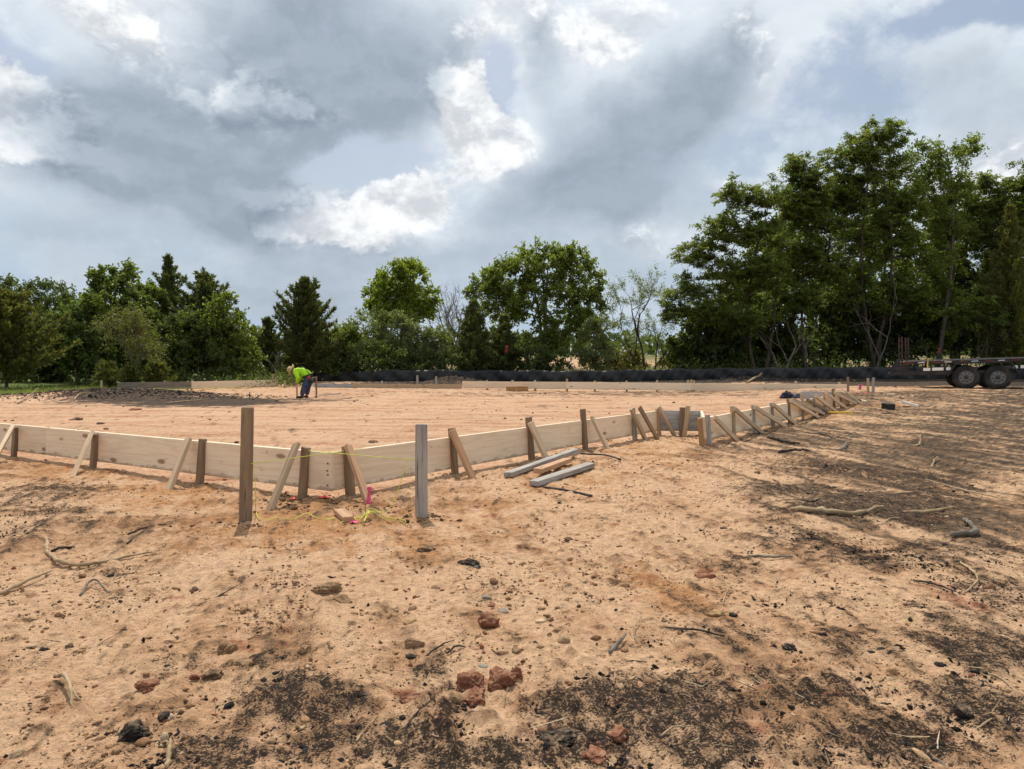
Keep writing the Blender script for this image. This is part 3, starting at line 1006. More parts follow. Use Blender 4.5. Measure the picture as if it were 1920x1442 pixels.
# second right run with its row of braces
fR2 = form_thing('plank_form', (PE.x, PE.y, 0), 'row of closely braced planks running from the notch back to the far right corner')
cuts = [PE, PE + uR2 * 4.88, PB]
for a_, b_ in zip(cuts, cuts[1:]):
    plank(fR2, a_ + uR2 * 0.004 + nR2 * 0.019, b_ + nR2 * 0.019)
stake(fR2, on_run(PE, uR2, 1314, nR2, 0.05) - uR2 * 0.06, 784, 1306, 0.06, 0.05, 'orange_wood', uR2, 'post_block')
for px, topy, mt in ((1323, 778, 'stake_grey'), (1370, 761, 'stake_tan'), (1408.5, 759, 'stake_grey'), (1443, 755, 'stake_grey'), (1475, 748, 'stake'), (1500.5, 738.5, 'stake_tan'),
                     (1522.5, 740, 'stake_grey'), (1542, 734, 'stake_tan'), (1559.5, 729, 'stake'), (1573, 735, 'stake_grey')):
    stake(fR2, on_run(PE, uR2, px, nR2, 0.019 + 0.048), topy, px, 0.066, 0.045, mt, uR2)
for px, py, fx, fy, mt in ((1327, 784, 1347, 823, 'brace'), (1365, 768, 1402, 811, 'stake_tan'), (1404, 764, 1435, 798, 'brace'), (1439, 759, 1470, 794, 'brace'), (1472, 752, 1495, 781, 'brace'),
                           (1476, 750, 1503, 776, 'stake_tan'), (1504, 750, 1527, 774, 'stake'), (1520, 743, 1543, 772, 'brace'), (1540, 738, 1559, 765, 'brace'), (1556, 736, 1578, 757, 'brace'), (1569, 737, 1585, 754, 'stake_tan'), (1577, 735, 1593, 753, 'brace')):
    brace(fR2, runR2, px, py, fx, fy, mt, off=0.10)

# far right return
fB = form_thing('corner_form', (PB.x, PB.y, 0), 'short grey board at the far right corner behind the last braces')
plank(fB, form_pt(1516, 735.5) + Vector((0, 0.5, 0)), form_pt(1593, 735.5) + Vector((0, 0.45, 0)), mat='plank_grey')

# back edge of the pad
fK = form_thing('plank_form', tuple(form_pt(1200, 718).xy) + (0,), 'long pale plank form along the back edge in front of the black silt fence')
b0, b1, b2, b3 = form_pt(867, 714.8), form_pt(1061, 716.4), form_pt(1296, 718.2), form_pt(1589, 720.6)
for a_, b_, mt in ((b0, b1, 'brace_red'), (b1, b2, 'plank'), (b2, b3, 'plank')):
    plank(fK, a_, b_, 0.26, mat='plank' if mt == 'brace_red' else mt)
uK = (b3 - b0).normalized()
nK = Vector((uK.y, -uK.x, 0))
for px, ty in ((913, 713), (961, 713), (1003, 713), (1063, 710.5), (1115, 714), (1175, 714), (1232, 713), (1290, 713), (1296, 712), (1301, 714), (1436, 716), (1492, 714.5), (1574, 717)):
    q = on_run(b0, uK, px, -nK, 0.05)
    stake(fK, q, ty, px, 0.075, 0.045, 'stake_tan', uK, 'stake')

# low boards behind the worker
fW = form_thing('low_form', tuple(form_pt(700, 715).xy) + (0,), 'low grey and brown boards set in the soil behind the bent worker')
lo = lambda px, py, d: at(px, py, d)
q0, q1, q2 = lo(588, 719, 30.5), lo(661, 720, 30.2), lo(866, 721, 29.6)
for a_, b_, mt in ((q0, q1, 'plank_grey'), (q1, q2, 'stake_tan')):
    plank(fW, a_, b_, 0.24, top=a_.z, mat=mt)
for px, ty, d in ((660, 715, 30.3), (625, 716, 30.4), (716, 714.5, 30.1), (782.5, 704, 29.9), (818, 706, 29.8)):
    q = lo(px, ty, d)
    stake(fW, Vector((q.x, q.y + 0.05, 0)), ty, px, 0.08, 0.045, 'stake_grey', (1, 0, 0))

# far left run
fF = form_thing('plank_form', tuple(form_pt(360, 715).xy) + (0,), 'far left form, one dark weathered board and one pale board')
l0, l1, l2 = form_pt(221, 717.5), form_pt(358.5, 715.5), form_pt(521, 712.3)
plank(fF, l0, l1, 0.275, mat='plank_old')
plank(fF, l1, l2, 0.275, mat='plank')
uF = (l2 - l0).normalized()
nF = Vector((-uF.y, uF.x, 0))
for px, ty in ((223, 716.5), (269, 716), (309, 714.5), (352, 714.5), (360, 713), (405, 713), (444, 712), (480, 711), (517, 708), (512, 702)):
    q = on_run(l0, uF, px, nF, 0.05)
    stake(fF, q, ty, px, 0.075, 0.045, 'stake_tan', uF)


# ================================================================== LOOSE STAKES AND STRING
def lone_stake(px_b, py_b, px_t, py_t, w, t, mat, label, group=None, yaw=None):
    b = ground_at(px_b, py_b)
    root = b
    h = at(px_t, py_t, b.y)
    o = lumber('stake', (b.x, b.y, b.z - 0.18), (h.x, h.y, h.z), w, t, M[mat], None, up=(math.cos(yaw or 0.3), math.sin(yaw or 0.3), 0), bevel=0.004, rough=0.004)
    return tag(o, label, 'stake', group), h


G_ST = 'survey stakes standing clear of the forms'
stkL, headL = lone_stake(459, 977, 464.5, 763, 0.076, 0.042, 'stake', 'tall brown weathered stake in front of the left form, string tied to it', G_ST, 0.25)
stkR, headR = lone_stake(790, 970, 790, 795, 0.078, 0.05, 'stake_grey', 'tall grey weathered stake in front of the right form, string tied to it', G_ST, 0.35)
lone_stake(190.5, 735, 190, 714, 0.07, 0.04, 'stake_tan', 'small pale stake standing left of the dark far left board', G_ST)
lone_stake(593.5, 745, 593, 706, 0.055, 0.04, 'stake', 'dark thin stake in the pad behind the bent worker', G_ST)
lone_stake(557.5, 744, 556, 713, 0.055, 0.04, 'stake_tan', 'tan stake in the pad held by the bent worker', G_ST)
lone_stake(533.5, 727, 534, 714, 0.08, 0.045, 'stake_tan', 'short pale stake just left of the worker beyond the pale board', G_ST)
lone_stake(1628, 736, 1627.5, 709.5, 0.065, 0.04, 'stake_tan', 'pale stake by the far right corner, left one of a pair', G_ST)
lone_stake(1637, 736, 1637.5, 708, 0.075, 0.04, 'stake_grey', 'greyish stake by the far right corner, right one of a pair', G_ST)
lone_stake(1590.5, 735, 1590, 707, 0.065, 0.045, 'stake', 'dark brown stake at the right end of the back form', G_ST)

M['string'] = plain('lime_string', (0.60, 0.65, 0.08), 0.7, var=0.1)
M['pink'] = plain('pink_flagging', (0.80, 0.13, 0.24), 0.55, var=0.15)
M['coral'] = plain('coral_paint', (0.80, 0.13, 0.10), 0.7, var=0.2)
M['ribbon'] = plain('dark_red_ribbon', (0.33, 0.03, 0.05), 0.7)  # deep dark red throughout
M['wire'] = plain('flag_wire', (0.07, 0.055, 0.045), 0.5, 0.5)


def string(parts, label, r_=0.0023):
    v, f = join_np([tube_np(p, r_, 5) for p in parts])
    return tag(mesh_np('string', v, f, M['string'], smooth=True), label, 'string', 'lime layout strings')


sL = at(468, 868, stkL.matrix_basis.translation.y) + Vector((0.02, -0.03, 0))
sR = at(781, 861, stkR.matrix_basis.translation.y) + Vector((-0.005, -0.035, 0))
bL, bR = PA + uR * 0.3 + nR * 0.045, PA + uL * 0.25 + nL * 0.045
endL = Vector((bL.x, bL.y, TOP + 0.006))
endR = Vector((bR.x, bR.y, TOP + 0.006))


def gp(px, py, dz=0.006):
    p = ground_at(px, py)
    return (p.x, p.y, p.z + dz + 0.008)


hangL = [tuple(at(476, 870, sL.y)), tuple(at(478.5, 900, sL.y)), tuple(at(479, 940, sL.y)), gp(480, 962), gp(484, 973), gp(500, 979), gp(520, 975), gp(548, 977), gp(575, 969, 0.015), gp(592, 974), gp(618, 977), gp(626, 974), gp(612, 979)]
string([np.array([tuple(sL), tuple(sL.lerp(endL, 0.5) - Vector((0, 0, 0.003))), tuple(endL)]), curve_pts(hangL, 6)],
       'lime string from the brown stake to the near corner, loose end on the ground')
hangR = [tuple(at(763, 862, sR.y)), tuple(at(757, 885, sR.y)), tuple(at(752, 902, sR.y)), tuple(at(741, 930, sR.y)), tuple(at(728, 955, sR.y - 0.03)), gp(710, 968, 0.02), gp(695, 970, 0.03), gp(678, 974), gp(664, 975), gp(672, 979), gp(684, 976, 0.03), gp(692, 971, 0.04), gp(683, 982),
         gp(688, 976, 0.03), gp(700, 971, 0.03), gp(718, 976), gp(740, 980), gp(757, 984), gp(760, 981), gp(748, 976), gp(726, 974), gp(705, 967, 0.03), gp(690, 966, 0.03), gp(676, 972), gp(655, 976), gp(640, 984), gp(636, 985)]
string([np.array([tuple(sR), tuple(sR.lerp(endR, 0.5) - Vector((0, 0, 0.003))), tuple(endR)]), curve_pts(hangR, 8)],
       'lime string from the grey stake to the near corner, tangled end by wood block')
sF = [at(-20, 738.5, 27.0), at(190, 730, 25.5), at(470, 726, 29)]
string([np.array([tuple(p) for p in sF])], 'lime string stretched across the grass past the far left form', 0.006)


def flag(px, py, w, h, wire_px, wire_py, label, mat='pink', d=None):
    """a marker: wire pin in the ground and a folded plastic streamer"""
    g = ground_at(wire_px, wire_py)
    t = empty('marker_flag', (g.x, g.y, g.z))
    tag(t, label, 'marker flag', 'marker flags')
    top = at(px, py - h / 2, g.y)
    loc = top - Vector((g.x, g.y, g.z))
    v, f = tube_np(np.array([(0, 0, -0.08), (loc.x * 0.3, 0, loc.z * 0.45), tuple(loc)]), 0.0016, 5)
    mesh_np('wire', v, f, M['wire'], t)
    sc = g.y / FPX
    bm = bmesh.new()
    n, m2 = 9, 5
    grid = []
    for i in range(n):
        row = []
        for j in range(m2):
            u, q = i / (n - 1), j / (m2 - 1) - 0.5
            wid = w * sc * (0.9 if u < 0.15 else (0.42 + 0.75 * abs(u - 0.38)))
            row.append(bm.verts.new((loc.x + q * wid + 0.25 * w * sc * (0.4 - u), 0.25 * wid * math.sin(q * 9 + u * 3), loc.z - u * h * sc)))
        grid.append(row)
    for i in range(n - 1):
        for j in range(m2 - 1):
            bm.faces.new((grid[i][j], grid[i][j + 1], grid[i + 1][j + 1], grid[i + 1][j]))
    o = mesh_bm('streamer', bm, M[mat], t, True)
    so = o.modifiers.new('thickness', 'SOLIDIFY')
    so.thickness = 0.0015
    return t


flag(692, 929, 12, 33, 683, 973, 'bright pink flag on a wire at the foot of the corner brace')
flag(1613, 726, 9, 9, 1613, 737, 'small pink flag near the pair of stakes at the far right')
flag(949.5, 655, 6, 13, 949, 716, 'red ribbon flag hanging in front of the dark cedar beyond the silt fence', 'ribbon')
flag(1761, 658, 6, 10, 1760, 712, 'red ribbon flag hanging in the dark wood behind the trailer', 'ribbon')


def scrap(px, py, w, h, label, mat):
    """a crumpled scrap of plastic on the ground"""
    g = ground_at(px, py)
    sc = g.y / FPX
    bm = bmesh.new()
    n = 7
    rnd = random.Random(px)
    grid = [[bm.verts.new(((i / (n - 1) - 0.5) * w * sc * (1 - 0.3 * abs(j / (n - 1) - 0.5)), (j / (n - 1) - 0.5) * 2.2 * h * sc, 0.006 + rnd.random() * h * sc * 0.5 * math.sin(math.pi * i / (n - 1)))) for i in range(n)] for j in range(n)]
    for i in range(n - 1):
        for j in range(n - 1):
            bm.faces.new((grid[i][j], grid[i][j + 1], grid[i + 1][j + 1], grid[i + 1][j]))
    o = mesh_bm('plastic_scrap', bm, M[mat], None, False)
    so = o.modifiers.new('thickness', 'SOLIDIFY')
    so.thickness = 0.002
    o.location = (g.x, g.y, g.z + 0.004)
    return tag(o, label, 'plastic scrap', 'torn scraps of marking plastic')


scrap(549, 937, 9, 7, 'small red orange scrap by the foot of the left corner brace', 'coral')
scrap(607, 935, 22, 7, 'coral pink scrap on the soil under the near corner of the form', 'coral')
scrap(663, 982, 15, 8, 'pink scrap lying against the end of the wood block', 'pink')
scrap(1606, 738.5, 9, 2.5, 'flat coral scrap at the far right, left of the pair of stakes', 'coral')
scrap(1626, 737.5, 15, 2.5, 'flat red scrap at the foot of the far right pair of stakes', 'coral')


# ================================================================== LOOSE TIMBER
def loose(name, pts, w, t, mat, label, group, dz0=0.0, dz1=0.0, cat='timber', roll=(0, 0, 1)):
    a, b = ground_at(*pts[0]), ground_at(*pts[1])
    a.z += t / 2 + dz0
    b.z += t / 2 + dz1
    o = lumber(name, a, b, t, w, M[mat], None, up=roll, bevel=0.004, rough=0.004)
    return tag(o, label, cat, group)


G_T = 'loose pieces of timber on the ground'
loose('timber', ((952, 897), (1080, 858)), 0.085, 0.045, 'stake_grey', 'longer grey weathered timber at the back of the small pile on the sand', G_T, 0.008, 0.055)
loose('timber', ((1008, 898), (1064, 871)), 0.085, 0.045, 'brace_red', 'short reddish timber between the two grey ones in the pile', G_T, 0.05, 0.02)
loose('timber', ((1000, 913), (1108, 880)), 0.085, 0.045, 'stake_grey', 'front grey weathered timber of the small pile on the sand', G_T, 0.006, 0.02)
loose('wood_block', ((636, 964), (653, 981)), 0.07, 0.036, 'brace_red', 'short reddish wood offcut lying beside the tangled lime string', G_T, 0.004, 0.004)
loose('timber', ((1690, 762), (1722, 764)), 0.12, 0.05, 'whitewood', 'white board lying on the burnt ground right of the black box', G_T, 0.08, 0.0)
loose('timber', ((1664, 741), (1676, 741.5)), 0.10, 0.045, 'plank', 'short pale board end beyond the black box near the pair of stakes', G_T)
loose('timber', ((1612, 751), (1624, 753)), 0.07, 0.03, 'plank', 'thin pale lath right of the last brace', G_T)
loose('timber', ((600, 742), (638, 738.5)), 0.07, 0.03, 'stake_grey', 'long thin lath lying on the pad right of the worker', G_T)


def rod(pts, r_, mat, label, cat='rod', group='black rods by the timber pile', name='rod', k=7):
    p = curve_pts([tuple(Vector(q)) for q in pts], 6)
    v, f = tube_np(p, r_, k)
    return tag(mesh_np(name, v, f, M[mat], smooth=True), label, cat, group)


M['rebar'] = plain('dark_rebar', (0.035, 0.028, 0.025), 0.65, 0.3, dirt=(0.12, 0.06, 0.035))
rod([gp(1088, 857, 0.03), gp(1105, 856.5, 0.02), gp(1135, 858, 0.02), gp(1164, 863, 0.0)], 0.009, 'rebar', 'black bent rod sticking out behind the back grey timber')
rod([gp(1018, 915, 0.0), gp(1050, 919, 0.0), gp(1080, 925, 0.0), gp(1110, 932, 0.0)], 0.009, 'rebar', 'black rod lying in front of the front grey timber')
pin = ground_at(468, 747)
rod([(pin.x, pin.y, pin.z - 0.1), (pin.x, pin.y, pin.z + 0.08), (pin.x + 0.01, pin.y, pin.z + 0.19)], 0.014, 'rebar', 'short dark pin standing in the black soil left of the worker')

# stack of blocks in front of the back form
gs = ground_at(969, 734)
stk = empty('block_stack', gs)
tag(stk, 'low stack of new tan blocks in front of the back form', 'lumber stack')
sc = gs.y / FPX
for r_i in range(3):
    for c_i in range(2):
        x0 = (-20 + c_i * 19.6) * sc
        b = lumber('block', (gs.x + x0, gs.y + 0.01 * r_i, gs.z + 0.03 + r_i * 0.066), (gs.x + x0 + (19.2 if c_i == 0 else 22) * sc, gs.y + 0.01 * r_i, gs.z + 0.03 + r_i * 0.066), 0.062, 0.26, M['orange_wood'], stk)

# ================================================================== SILT FENCE
M['geotextile'] = plain('black_geotextile', (0.016, 0.017, 0.019), 0.55, var=0.35, scale=1.5, dirt=(0.05, 0.043, 0.036))
fence_px = [(560, 700.5, 709), (600, 697.5, 710), (640, 696, 712), (690, 694, 713), (728, 692.5, 714), (800, 692.5, 716), (900, 693, 716), (1000, 693.5, 716), (1100, 694, 717), (1180, 692.5, 717),
            (1300, 690, 717), (1420, 689, 717), (1560, 687.5, 717), (1700, 686.5, 717), (1850, 686, 717), (1990, 685.5, 717)]
root = tag(empty('silt_fence', (0, 36, 0.15)), 'long black silt fence sagging between stakes below the tree line', 'fence')
rows = []
xs = np.linspace(fence_px[0][0], fence_px[-1][0], 420)
tops = np.interp(xs, [p[0] for p in fence_px], [p[1] for p in fence_px])
dep = np.interp(xs, [560, 700, 1000, 1500, 2000], [37.0, 36.2, 36.0, 35.4, 34.6])
bot = []
V = []
NV = 7
for k, (px, ty, d) in enumerate(zip(xs, tops, dep)):
    sagp = (k % 26) / 26.0
    sag = 0.05 * math.sin(math.pi * sagp) + 0.012 * math.sin(k * 1.7)
    top = at(px, ty, d)
    zb = hz(top.x, d) - 0.06
    for q in range(NV):
        u = q / (NV - 1)
        belly = 0.05 * math.sin(math.pi * u) * math.sin(math.pi * sagp) + 0.03 * math.sin(k * 0.55 + u * 4) + 0.018 * math.sin(k * 1.35 - u * 7)
        V.append((top.x, d - belly, zb + u * (top.z - sag - zb)))
F = []
for k in range(len(xs) - 1):
    for q in range(NV - 1):
        a = k * NV + q
        F.append((a, a + NV, a + NV + 1, a + 1))
fab = mesh_np('fabric', np.array(V) - np.array(root.location), np.array(F), M['geotextile'], root, smooth=True)
so = fab.modifiers.new('thickness', 'SOLIDIFY')
so.thickness = 0.004
for k in range(0, len(xs), 26):
    x_, _, _ = V[k * NV]
    d = dep[k] + 0.06
    o = lumber('stake', Vector((x_, d, hz(x_, d) - 0.1)) - root.location, Vector((x_ + 0.01, d, V[k * NV + NV - 1][2] - 0.02)) - root.location, 0.045, 0.035, M['stake'], None, up=(1, 0, 0))
    o.parent = root

# ================================================================== TRAILER
M['black_steel'] = plain('black_trailer_steel', (0.022, 0.022, 0.024), 0.5, 0.2, dirt=(0.075, 0.055, 0.042), scale=3.0)
M['rust_steel'] = plain('rusty_ramp_steel', (0.045, 0.03, 0.026), 0.75, 0.1, dirt=(0.09, 0.045, 0.03), scale=3.0)
M['rubber'] = plain('dusty_rubber', (0.022, 0.021, 0.02), 0.85, dirt=(0.10, 0.075, 0.055), scale=4.0)
M['rim'] = plain('grey_wheel_rim', (0.19, 0.19, 0.195), 0.45, 0.3, dirt=(0.17, 0.14, 0.11), scale=5.0)
M['white_paint'] = plain('white_reflector', (0.82, 0.80, 0.76), 0.5, var=0.06)
M['red_paint'] = plain('red_reflector', (0.24, 0.03, 0.03), 0.4, var=0.1)
M['deck'] = wood('deck_wood', (0.10, 0.085, 0.07), (0.06, 0.05, 0.042), (0.03, 0.025, 0.02), 0.2, 0.4, weather=0.5)
M['strap'] = plain('yellow_strap', (0.62, 0.50, 0.05), 0.7)

TD = 23.6                                    # depth of the near wheels
wa, wb = at(1811, 706, TD), at(1870.5, 707, TD)
tz = hz(wa.x, TD)
TH = R(25)                                  # its side stands square to the line of sight
TLOC = Vector((wa.x, TD, tz))
TR = tag(empty('flatbed_trailer', TLOC, -TH), 'black tandem axle flatbed trailer parked below the trees at the right', 'trailer')
TROT = Matrix.Rotation(TH, 3, 'Z')


def tl(px, py, back=0.0):
    """pixel on the trailer's near side, in the trailer's own coordinates; back = metres towards the far side"""
    r_ = ray(px, py)
    n = Vector((math.sin(TH), math.cos(TH), 0))
    o_ = Vector((0, 0, CAM_H))
    p = o_ + r_ * ((TLOC - o_).dot(n) / r_.dot(n))
    q = TROT @ (p - TLOC)
    return Vector((q.x, back, q.z))


def tbar(name, a, b, w, t, mat, up=(0, 0, 1), parent=None):
    o = lumber(name, a, b, w, t, M[mat], None, up=up, bevel=0.004)
    o.parent = parent or TR
    return o


TW = 2.05                                   # width of the bed
for back, nm in ((0.0, 'side_rail'), (TW, 'side_rail')):
    tbar(nm, tl(1694, 681.5, back), tl(2010, 672.5, back), 0.085, 0.06, 'black_steel')
    tbar('lower_beam', tl(1694, 700.5, back + 0.02), tl(2010, 694, back + 0.02), 0.11, 0.055, 'black_steel')
    if back == 0.0:
        tbar('rub_rail', tl(1694, 677.6, -0.045), tl(2010, 668.6, -0.045), 0.028, 0.02, 'rim')
    for px in (1697, 1722, 1745, 1770):
        y_ = 681.5 - (px - 1694) * 9 / 316
        tbar('upright', tl(px, y_ + 2, back + 0.03), tl(px, 704 if px < 1700 else 702, back + 0.03), 0.05, 0.05, 'black_steel', up=(1, 0, 0))
# deck boards, front to back
for k in range(9):
    yb = 0.10 + k * (TW - 0.2) / 8
    tbar('deck_board', tl(1710, 676.4, yb), tl(2010, 667.8, yb), 0.045, 0.205, 'deck')
for k in range(8):
    px = 1712 + k * 40
    y_ = 679.0 - (px - 1694) * 9 / 316
    tbar('cross_member', tl(px, y_ + 3.2, 0.04), tl(px, y_ + 3.2, TW - 0.04), 0.07, 0.04, 'black_steel')
# reflective tape on the near rail
for k in range(12):
    px = 1696 + k * 25
    y0_ = 681.0 - (px - 1694) * 9 / 316
    tbar('reflector', tl(px, y0_, -0.034), tl(px + (13 if k % 2 else 17), y0_ - 0.5, -0.034), 0.026, 0.006, 'red_paint' if k % 2 == 0 else 'white_paint')
# white strips seen between the uprights
for x0, x1 in ((1731, 1744), (1747.5, 1769), (1774, 1783), (1899.5, 1908), (1913, 1960)):
    y0_ = 692.8 - (x0 - 1731) * 0.028
    tbar('white_strip', tl(x0, y0_, -0.03), tl(x1, y0_ - (x1 - x0) * 0.028, -0.03), 0.095, 0.012, 'white_paint')
# rear: dovetail beams, upright ramps
for back in (0.0, TW):
    tbar('dovetail', tl(1669.5, 701.5, back), tl(1690, 673, back), 0.07, 0.05, 'black_steel', up=(1, 0, 0))
    tbar('dovetail', tl(1671, 701.8, back), tl(1696, 700.8, back), 0.08, 0.05, 'black_steel')
tbar('tail_beam', tl(1671, 701.2, 0.03), tl(1671, 701.2, TW - 0.03), 0.08, 0.06, 'black_steel')
for px, back in ((1689.5, 0.05), (1704, 0.75)):
    for s in (-1, 1):
        tbar('ramp', tl(px + s * 2.6, 706, back), tl(px + s * 2.6 - 1.0, 632, back), 0.045, 0.06, 'rust_steel', up=(1, 0, 0))
    for k in range(6):
        y_ = 638 + k * 12
        tbar('ramp_rung', tl(px - 2.3, y_, back), tl(px + 2.3, y_, back), 0.04, 0.04, 'rust_steel')
tbar('strap', tl(1740, 673, -0.05), tl(1738.5, 690, -0.05), 0.035, 0.006, 'strap', up=(1, 0, 0))


def lathe(profile, k=32, axis='Y'):
    """verts/faces of a profile [(radius, along)] spun round Y"""
    n = len(profile)
    a = np.arange(k) * 2 * math.pi / k
    pr = np.array(profile)
    v = np.stack([pr[:, 0][:, None] * np.cos(a), np.repeat(pr[:, 1][:, None], k, 1), pr[:, 0][:, None] * np.sin(a)], -1).reshape(-1, 3)
    i = np.arange(n - 1)[:, None] * k
    j = np.arange(k)[None, :]
    q = np.stack([i + j, i + (j + 1) % k, i + k + (j + 1) % k, i + k + j], -1).reshape(-1, 4)
    return v, q


RT = 22.3 * TD / FPX


def wheel(c, flip):
    t = empty('wheel', c)
    t.parent = TR
    s = -1 if not flip else 1
    prof = [(0.205, 0.10), (0.215, 0.115), (0.27, 0.125), (0.33, 0.118), (0.362, 0.10), (RT - 0.004, 0.072), (RT, 0.03), (RT, -0.03), (RT - 0.004, -0.072), (0.362, -0.10), (0.33, -0.118), (0.27, -0.125), (0.215, -0.115), (0.205, -0.10), (0.205, 0.10)]
    v, q = lathe([(a, b * s) for a, b in prof], 40)
    mesh_np('tyre', v, q[:, ::-1] if s < 0 else q, M['rubber'], t, smooth=True)
    # tread lugs round the rim of the tyre
    lug = [bmesh.new()][0]
    for k in range(40):
        for side in (-1, 1):
            a = (k + 0.25 * side) * 2 * math.pi / 40
            bm_box(lug, (-0.019, -0.042, -0.012), (0.019, 0.042, 0.006), Matrix.Rotation(-a, 4, 'Y') @ Matrix.Translation((0, 0.047 * side, RT)))
    mesh_bm('tread', lug, M['rubber'], t)
    pr = [(0.212, 0.105), (0.206, 0.112), (0.196, 0.100), (0.188, 0.070), (0.165, 0.064), (0.150, 0.078), (0.105, 0.086), (0.085, 0.080), (0.062, 0.080)]
    v, q = lathe([(a, b * s) for a, b in pr], 40)
    rim = mesh_np('rim', v, q, M['rim'], t, smooth=True)
    v, q = lathe([(0.066, 0.070 * s), (0.060, 0.118 * s), (0.045, 0.128 * s), (0.0, 0.130 * s)], 20)
    mesh_np('hub', v, q, M['black_steel'], t, smooth=True)
    for k in range(8):
        a = k * math.pi / 4 + 0.2
        bm = bmesh.new()
        bmesh.ops.create_cone(bm, cap_ends=True, segments=10, radius1=0.019, radius2=0.019, depth=0.012)
        h = mesh_bm('hand_hole', bm, M['rubber'], t)
        h.location = (0.142 * math.cos(a), 0.0835 * s, 0.142 * math.sin(a))
        h.rotation_euler = (math.pi / 2, 0, 0)
    for k in range(8):
        a = k * math.pi / 4
        bm = bmesh.new()
        bmesh.ops.create_cone(bm, cap_ends=True, segments=6, radius1=0.011, radius2=0.009, depth=0.02)
        h = mesh_bm('lug_nut', bm, M['black_steel'], t)
        h.location = (0.095 * math.cos(a), 0.092 * s, 0.095 * math.sin(a))
        h.rotation_euler = (math.pi / 2, 0, 0)
    return t


for px, py in ((1811, 706.4), (1870.5, 707.2)):
    c = tl(px, py, 0)
    wheel((c.x, 0.0, RT - 0.012), False)
    wheel((c.x, TW, RT - 0.012), True)
    tbar('axle', (c.x, 0.08, RT), (c.x, TW - 0.08, RT), 0.07, 0.07, 'black_steel')
# fenders: a bent strip over each pair of wheels
for back, s in ((0.0, -1), (TW, 1)):
    prof = [(1775, 703.5), (1791.5, 680.5), (1893, 676.5), (1910.5, 701.5)]
    pts = [tl(px, py, 0) for px, py in prof]
    bm = bmesh.new()
    rows_ = []
    for p in pts:
        rows_.append([bm.verts.new((p.x, back + s * 0.16, p.z)), bm.verts.new((p.x, back - s * 0.14, p.z))])
    for a, b in zip(rows_, rows_[1:]):
        bm.faces.new((a[0], a[1], b[1], b[0]))
    o = mesh_bm('fender', bm, M['black_steel'], TR)
    so = o.modifiers.new('thickness', 'SOLIDIFY')
    so.thickness = 0.012
    for a, b in zip(pts, pts[1:]):
        e = tbar('fender_lip', (a.x, back + s * 0.163, a.z - 0.02), (b.x, back + s * 0.163, b.z - 0.02), 0.05, 0.012, 'black_steel')
# tongue and jack beyond the right edge of the photograph
fr = tl(2010, 680, 0)
for yb in (0.25, TW - 0.25):
    tbar('tongue', (fr.x - 0.05, yb, fr.z - 0.06), (fr.x + 1.35, TW / 2, fr.z - 0.10), 0.12, 0.06, 'black_steel')
tbar('front_rail', (fr.x, 0.03, fr.z), (fr.x, TW - 0.03, fr.z), 0.1, 0.06, 'black_steel')
tbar('jack', (fr.x + 1.15, TW / 2, -0.02), (fr.x + 1.15, TW / 2, fr.z + 0.25), 0.08, 0.08, 'black_steel', up=(1, 0, 0))
tbar('jack_foot', (fr.x + 1.05, TW / 2, -0.005), (fr.x + 1.25, TW / 2, -0.005), 0.03, 0.2, 'black_steel')

# ================================================================== TOOLS AND BOXES BY THE FAR CORNER
M['yellow'] = plain('yellow_fibreglass', (0.72, 0.46, 0.03), 0.45, var=0.08)
M['toolhead'] = plain('dull_tool_steel', (0.06, 0.055, 0.05), 0.6, 0.4)
M['blackbox'] = plain('black_plastic', (0.018, 0.016, 0.016), 0.5, dirt=(0.05, 0.035, 0.025))
M['navy'] = plain('navy_cloth', (0.022, 0.025, 0.042), 0.9, var=0.4, scale=12)
h0, h1 = ground_at(1536, 778), ground_at(1597, 777)
ht = tag(empty('sledgehammer', h0), 'sledgehammer with yellow handle lying beside the braced planks', 'hammer')
dvec = h1 - h0
z_ = 0.035
v, f = tube_np(np.array([(dvec * q + Vector((0, 0, z_ + (0.02 - 0.02 * q)))) [:] for q in (0.14, 0.35, 0.65, 1.0)]), [0.015, 0.016, 0.018, 0.019], 10)
mesh_np('handle', v, f, M['yellow'], ht, smooth=True)
v, f = tube_np(np.array([(dvec * q + Vector((0, 0, z_ + 0.015)))[:] for q in (0.10, 0.24)]), [0.021, 0.021], 10)
mesh_np('grip', v, f, M['blackbox'], ht, smooth=True)
bm = bmesh.new()
side = Vector((-dvec.y, dvec.x, 0)).normalized()
bm_box(bm, (-0.04, -0.085, 0.0), (0.04, 0.085, 0.08), frame_of((0.06, 0, 0), Vector((0.06, 0, 0)) + dvec, (0, 0, 1)))
bmesh.ops.bevel(bm, geom=bm.edges[:], offset=0.014, segments=2, affect='EDGES')
mesh_bm('head', bm, M['toolhead'], ht)

g = ground_at(1671, 769)
bx = tag(empty('black_box', g, 0.2), 'black box with its lid ajar on the burnt ground beside the white board', 'box')
W_, D_, H_ = 0.20, 0.18, 0.13
for nm, lo_, hi_ in (('bottom', (-W_ / 2, 0, 0), (W_ / 2, D_, 0.012)), ('side', (-W_ / 2, 0, 0.013), (-W_ / 2 + 0.012, D_, H_)), ('side', (W_ / 2 - 0.012, 0, 0.013), (W_ / 2, D_, H_)),
                     ('front', (-W_ / 2 + 0.013, 0, 0.013), (W_ / 2 - 0.013, 0.012, H_ * 0.8)), ('back', (-W_ / 2 + 0.013, D_ - 0.012, 0.013), (W_ / 2 - 0.013, D_, H_))):
    bm = bmesh.new()
    bm_box(bm, lo_, hi_)
    bmesh.ops.bevel(bm, geom=bm.edges[:], offset=0.004, segments=1, affect='EDGES')
    mesh_bm(nm, bm, M['blackbox'], bx)
bm = bmesh.new()
